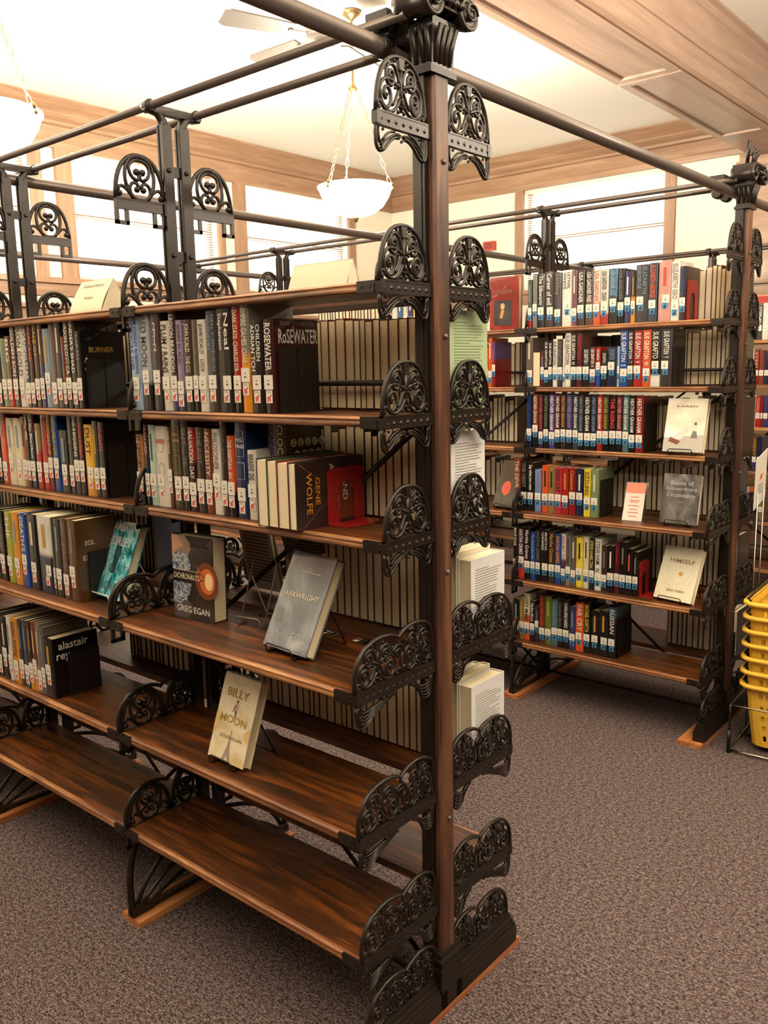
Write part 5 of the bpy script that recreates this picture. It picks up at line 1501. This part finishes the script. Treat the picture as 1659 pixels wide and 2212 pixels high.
for z, txt, items in FR:
    x = -.665
    for i, (w_, h, c1, c2, t, tc) in enumerate(items):
        rt = book(x, w_, h, Y3-.19 if z > 1 else Y3-.25, z, c1, c2, '%s book, %s from left, farthest bookcase %s' % (CNAME.get(c1, c1), ORD[i], txt), .15, False, t, tc, None, 'farthest bookcase '+txt)
        put('call_label', ME_CALL, rt, (0, -.0004, .055), None, (w_*.85, 1, .035))
        x += w_+.0015
bk = empty('book', (-.62, Y3-.16, Z3L[0]+.2305)); tag(bk, 'orange and red book lying flat on top of the farthest books', 'book')
m = MB(); m.box(0, .12, 0, .16, .0, .003); m.box(0, .12, 0, .16, .045, .048); m.box(0, .12, -.001, .002, 0, .048); m.build('cover', cover_mat('orange'), bk); m = MB(); m.box(.003, .117, .003, .156, .003, .045); m.build('page_block', M_PAGES, bk)
m = MB(); m.box(.002, .07, -.0016, -.001, .003, .04); m.build('cover_print', ink_mat('red'), bk)
bk = face_book('red book standing face out among the farthest shelves', (-.52, Y3-.29, Z3L[4]-.0+.0006), 0, 0, .13, .20, .03, jacket('jacket_red', [(.4, srgb('5e1512')), (.6, srgb('8a231c')), (.72, srgb('b5563a'))], 8, .3)) if False else None
# ------------------------------------------------------------------ tent signs on the top shelf
def tent(label, loc, rz, w, h, d, lines):
    rt = empty('tent_sign', loc, rz); tag(rt, label, 'sign', 'folded card signs on top shelf')
    c = MB(); n = 8; t = .0012
    def leaf(sg):
        return [(sg*d/2*(1-(i/n)**1.35), h*i/n) for i in range(n+1)]
    for sg, nm in ((-1, 'front_leaf'), (1, 'back_leaf')):
        m = MB(); q = leaf(sg); q2 = [(a-sg*t, b) for a, b in q]
        P = q+q2[::-1]
        for i in range(n):
            for (u0, u1) in ((q[i], q[i+1]), (q2[i+1], q2[i])):
                m.add([(0, u0[0], u0[1]), (w, u0[0], u0[1]), (w, u1[0], u1[1]), (0, u1[0], u1[1])], [(0, 1, 2, 3)], 0, True)
            m.add([(0, q[i][0], q[i][1]), (0, q[i+1][0], q[i+1][1]), (0, q2[i+1][0], q2[i+1][1]), (0, q2[i][0], q2[i][1])], [(0, 1, 2, 3)])
            m.add([(w, q[i][0], q[i][1]), (w, q[i+1][0], q[i+1][1]), (w, q2[i+1][0], q2[i+1][1]), (w, q2[i][0], q2[i][1])], [(0, 1, 2, 3)])
        m.build(nm, M_CARD, rt)
    m = MB(); m.add([(w-.001, -d/2+.002, 0), (w-.001, d/2-.002, 0), (w-.001, d*.12, h*.8), (w-.001, 0, h*.985), (w-.001, -d*.12, h*.8)], [(0, 1, 2, 3, 4)]); m.build('end_gusset', M_CARD, rt)
    for s, fz, cap in lines:
        y = -d/2*(1-fz**1.35)-.0025
        sl = Vector((0, d/2*1.35*fz**.35, h)).normalized()
        letter(rt, s, M_GREYINK, (w*.5, y, h*fz), (1, 0, 0), tuple(sl), cap, None, 'lettering', True, w*.8)
    return rt
tent('cream folded sign reading Science Fiction on top shelf, left bay', (-1.255, -.115, Z1L[0]), .06, .155, .098, .105, [('Science Fiction', .78, .012), ('Authors', .42, .009)])
tent('cream folded card sign on the middle bookcase, hardly showing above the top shelf', (-1.93, Y2-.1, Z2L[0]+.0), .06, .155, .098, .105, []) if False else None
tent('blank cream folded sign on the right of the top shelf', (-.565, .11, Z1L[0]), .0, .215, .10, .07, [])
# ------------------------------------------------------------------ pendant lamps and fan
def pendant(x, y, zr, label):
    rt = empty('pendant_lamp', (x, y, 0)); tag(rt, label, 'lamp', 'bowl pendant lamps')
    zt = zr+.53; r = .215
    m = MB(); m.lathe([(.0, ZC), (.055, ZC), (.06, ZC-.012), (.03, ZC-.03), (.012, ZC-.045), (.009, ZC-.05), (.009, zt+.03), (.016, zt+.02), (.026, zt), (.012, zt-.02), (0, zt-.025)][::-1], (0, 0, 0), 14); m.build('stem', M_BRASS, rt)
    prof = [(.012, zr-.155), (.05, zr-.152), (.11, zr-.132), (.16, zr-.095), (.192, zr-.045), (.205, zr-.01), (r, zr+.004), (r, zr+.010), (.2, zr), (.186, zr-.042), (.154, zr-.09), (.106, zr-.125), (.05, zr-.144), (.012, zr-.147)]
    m = MB(); m.lathe(prof, (0, 0, 0), 32); m.build('glass_bowl', M_BOWL, rt)
    m = MB(); m.lathe([(.0, zr-.185), (.008, zr-.18), (.014, zr-.168), (.02, zr-.157), (.012, zr-.15)], (0, 0, 0), 12); m.build('bowl_finial', M_BRASS, rt)
    for k in range(3):
        a = k*2*PI/3+.5; ca, sa = math.cos(a), math.sin(a); ch = MB(); n = 11
        for i in range(n):
            f0, f1 = i/n, (i+1.15)/n
            p0 = Vector((ca*(.02+(r-.03)*f0), sa*(.02+(r-.03)*f0), zt-(zt-zr-.01)*f0)); p1 = Vector((ca*(.02+(r-.03)*f1), sa*(.02+(r-.03)*f1), zt-(zt-zr-.01)*f1))
            d = (p1-p0); sd = Vector((-sa, ca, 0)) if i % 2 else d.cross(Vector((-sa, ca, 0))).normalized(); pts = []
            for j in range(8):
                t = 2*PI*j/8; pts.append(tuple((p0+p1)/2+d*.55*math.cos(t)+sd*.009*math.sin(t)))
            ch.tube(pts, .0017, None, 4, tuple(d.cross(sd)), True)
        ch.ball((ca*(r-.005), sa*(r-.005), zr+.012), .014); ch.ball((ca*(r+.004), sa*(r+.004), zr-.012), .009)
        ch.build('chain', M_BRASS, rt)
    L = bpy.data.lights.new('bulb', 'POINT'); L.energy = PENDANT_W; L.color = LAMP_C; L.shadow_soft_size = .07
    o = bpy.data.objects.new('bulb', L); COL.objects.link(o); o.parent = rt; o.location = (0, 0, zr+.03)
    return rt
pendant(-2.23, 2.23, 2.62, 'white glass bowl lamp on chains, hanging over the middle bookcase')
pendant(-2.28, .14, 2.62, 'white glass bowl lamp at the left edge over the nearest bookcase')
for i, (x, y) in enumerate(((-2.25, -1.95), (1.6, .14), (1.6, 2.23), (1.6, -1.95))):
    pendant(x, y, 2.62, 'white glass bowl lamp hanging out of the picture, %s of the unseen ones' % ORD[i])
fx, fy, fz = -2.0, 1.77, 3.26
rt = empty('ceiling_fan', (fx, fy, 0)); tag(rt, 'white ceiling fan with grey blades high above the bookcases', 'fan')
m = MB(); m.lathe([(0, ZC), (.07, ZC), (.06, ZC-.05), (.014, ZC-.07), (.014, fz+.07), (.05, fz+.06), (.0, fz+.055)][::-1], (0, 0, 0), 18); m.build('downrod', M_WHITEMET, rt)
m = MB(); m.lathe([(.0, fz-.075), (.03, fz-.072), (.045, fz-.055), (.055, fz-.035), (.085, fz-.03), (.095, fz-.005), (.095, fz+.03), (.08, fz+.055), (.04, fz+.065), (0, fz+.065)], (0, 0, 0), 28); m.build('motor_housing', M_WHITEMET, rt)
m = MB(); m.lathe([(.088, fz+.034), (.100, fz+.034), (.100, fz+.040), (.088, fz+.040)], (0, 0, 0), 28); m.build('chrome_ring', M_CHROME, rt)
M_BLADE = pbr('fan_blade_grey', srgb('4a4540'), .5)
for k in range(5):
    a = math.radians(105+72*k); m = MB()
    m.box(.10, .19, -.012, .012, -.004, .002); m.build('blade_arm', M_WHITEMET, rt, (0, 0, fz-.01), (0, 0, a))
    m = MB(); m.prism([(.17, -.05), (.50, -.068), (.53, -.05), (.53, .05), (.50, .068), (.17, .05)], -.004, .004, 'z'); m.build('blade', M_BLADE, rt, (0, 0, fz-.005), (math.radians(10), 0, a))
# ------------------------------------------------------------------ nested yellow baskets on their stand
def basket_mesh():
    L, Wd, H = .49, .34, .26; tp = .028; t = .0035
    m = MB()
    def ring(z, e=0):
        f = z/H; hx = Wd/2-tp*(1-f)+e; hy = L/2-tp*(1-f)+e; r = .05; pts = []
        for cx, cy, a0 in ((hx-r, hy-r, 0), (-hx+r, hy-r, 90), (-hx+r, -hy+r, 180), (hx-r, -hy+r, 270)):
            for k in range(4): a = math.radians(a0+k*30); pts.append((cx+r*math.cos(a), cy+r*math.sin(a), z))
        return pts
    def wall(z0, z1):
        a, b = ring(z0), ring(z1); a2, b2 = ring(z0, -t), ring(z1, -t); n = len(a); o = len(m.v); m.v += a+b+a2+b2
        for i in range(n):
            j = (i+1) % n
            m.face((o+i, o+j, o+n+j, o+n+i)); m.face((o+2*n+j, o+2*n+i, o+3*n+i, o+3*n+j)); m.face((o+n+i, o+n+j, o+3*n+j, o+3*n+i)); m.face((o+j, o+i, o+2*n+i, o+2*n+j))
    # solid bands, and between them rows of posts that leave square holes
    zs_ = [0, .026, .050, .0695, .0935, .113, .137, .1565, .1805, .20, .212, .236, .245, .26]
    for k in range(len(zs_)-1):
        z0, z1 = zs_[k], zs_[k+1]
        holes = k in (1, 3, 5, 7, 10)
        if not holes: wall(z0, z1); continue
        a, b = ring(z0), ring(z1); a2, b2 = ring(z0, -t), ring(z1, -t); n = len(a)
        for i in range(n):
            j = (i+1) % n; A, B_, A2, B2 = map(Vector, (a[i], b[i], a2[i], b2[i])); C_, D_, C2, D2 = map(Vector, (a[j], b[j], a2[j], b2[j])); ln = (C_-A).length
            nn = max(1, int(ln/.026)); segs = [(0, 1)] if ln < .05 else [(0, .22/nn)]+[((q-.22)/nn, (q+.22)/nn) for q in range(1, nn)]+[(1-.22/nn, 1)]
            if ln >= .05: segs = [(max(0, s0), min(1, s1)) for s0, s1 in segs]
            for s0, s1 in segs:
                P_ = [A.lerp(C_, s0), A.lerp(C_, s1), B_.lerp(D_, s1), B_.lerp(D_, s0)]; Q_ = [A2.lerp(C2, s0), A2.lerp(C2, s1), B2.lerp(D2, s1), B2.lerp(D2, s0)]
                m.add([tuple(q) for q in P_+Q_], [(0, 1, 2, 3), (5, 4, 7, 6), (1, 5, 6, 2), (4, 0, 3, 7)])
    f = ring(0); m.add(f, [tuple(range(len(f)))[::-1]]); f = ring(.004, -.004); m.add(f, [tuple(range(len(f)))])
    m.tube(ring(H+.004, .012), .013, .010, 6, (0, 0, 1), True)
    return m.mesh('basket_shell', M_YEL)
ME_BASK = basket_mesh()
mb = MB()
mb.tube([(.165, -.20, .262), (.175, -.215, .275), (.175, -.10, .279), (.175, .10, .279), (.175, .215, .275), (.165, .20, .262)], .006, .004, 6, (0, 0, 1))
ME_HANDLE = mb.mesh('handle', M_BLKWIRE)
BX, BY, BR = .262, 2.20, math.radians(3)
pos = ['bottom', 'second from bottom', 'third from bottom', 'fourth from bottom', 'third from top', 'second from top', 'top']
for k in range(7):
    o = empty('shopping_basket', (BX, BY, .028+.058*k), BR); tag(o, 'yellow plastic shopping basket with black handles, %s of the nested pile' % pos[k], 'basket', 'nested yellow baskets')
    put('basket_shell', ME_BASK, o); put('handle', ME_HANDLE, o); put('handle', ME_HANDLE, o, None, (0, 0, PI))
rt = empty('basket_stand', (BX, BY, 0), BR); tag(rt, 'chrome and black wire stand holding the yellow baskets and a sign', 'stand')
m = MB(); x, y = .205, .285
m.tube([(-x, -y, .21), (x, -y, .21), (x, y, .21), (-x, y, .21)], .004, None, 6, (0, 0, 1), True); m.tube([(-x, -y, .012), (x, -y, .012), (x, y, .012), (-x, y, .012)], .006, None, 6, (0, 0, 1), True)
for q in (-.1, .1): m.tube([(-x, q, .016), (x, q, .016)], .005, None, 6, (0, 0, 1))
m.build('wire_frame', M_CHROME, rt)
for sx in (-1, 1):
    for sy in (-1, 1): m = MB(); m.tube([(sx*x, sy*y, 0), (sx*x, sy*y, .10)], .009, None, 8, (1, 0, 0)); m.tube([(sx*x, sy*y, .10), (sx*x, sy*y, .21)], .004, None, 6, (1, 0, 0)); m.build('leg', M_BLKWIRE, rt)
for q in (.02, .12): m = MB(); m.tube([(-x-.01, q, .012), (-x-.01, q, 1.06)], .0032, None, 6, (1, 0, 0)); m.build('sign_post', M_CHROME, rt)
m = MB(); m.prism([(-.02, .985), (.155, 1.02), (.165, 1.235), (-.01, 1.20)], -x-.016, -x-.013, 'x'); sg = m.build('sign_card', M_PAPER, rt)
m = MB(); m.prism([(.05, 1.105), (.085, 1.115), (.095, 1.135), (.065, 1.13)], -x-.0129, -x-.0125, 'x'); m.build('sign_print', M_REDINK, sg)
m = MB()
for i in range(5): m.box(-x-.0129, -x-.0125, .03, .03+.08*(1-.1*(i % 2)), 1.05+i*.009, 1.053+i*.009)
m.build('sign_lines', M_GREYINK, sg)
# dark books standing on the far side, glimpsed above the short ones of the second shelf, and a few bright spines further along
for i, (x, w_, c1) in enumerate(((-.812, .05, 'maroon'), (-.760, .052, 'crimsonblack'), (-.706, .053, 'umber'), (-.651, .044, 'nearblack'))):
    book(x, w_, .228+.004*(i % 2), Y2+.04, Z2L[1], c1, '', '%s book behind the short books, %s from left, middle bookcase second shelf' % (CNAME.get(c1, c1), ORD[i]), .15, False, '', 'rust', None, 'books behind the short ones')
for i, (x, w_, c1) in enumerate(((-1.79, .036, 'white'), (-1.752, .036, 'steelblue'), (-1.714, .03, 'offwhite'), (-1.682, .034, 'indigo'), (-1.646, .034, 'lemon'), (-1.610, .034, 'teal'))):
    book(x, w_, .222, Y2-.19, Z2L[0], c1, '', '%s spined book seen through the near bracket, %s of six from left' % (CNAME.get(c1, c1), ORD[i]), .15, False, '', 'w', 'blue', 'books seen through the near bracket')
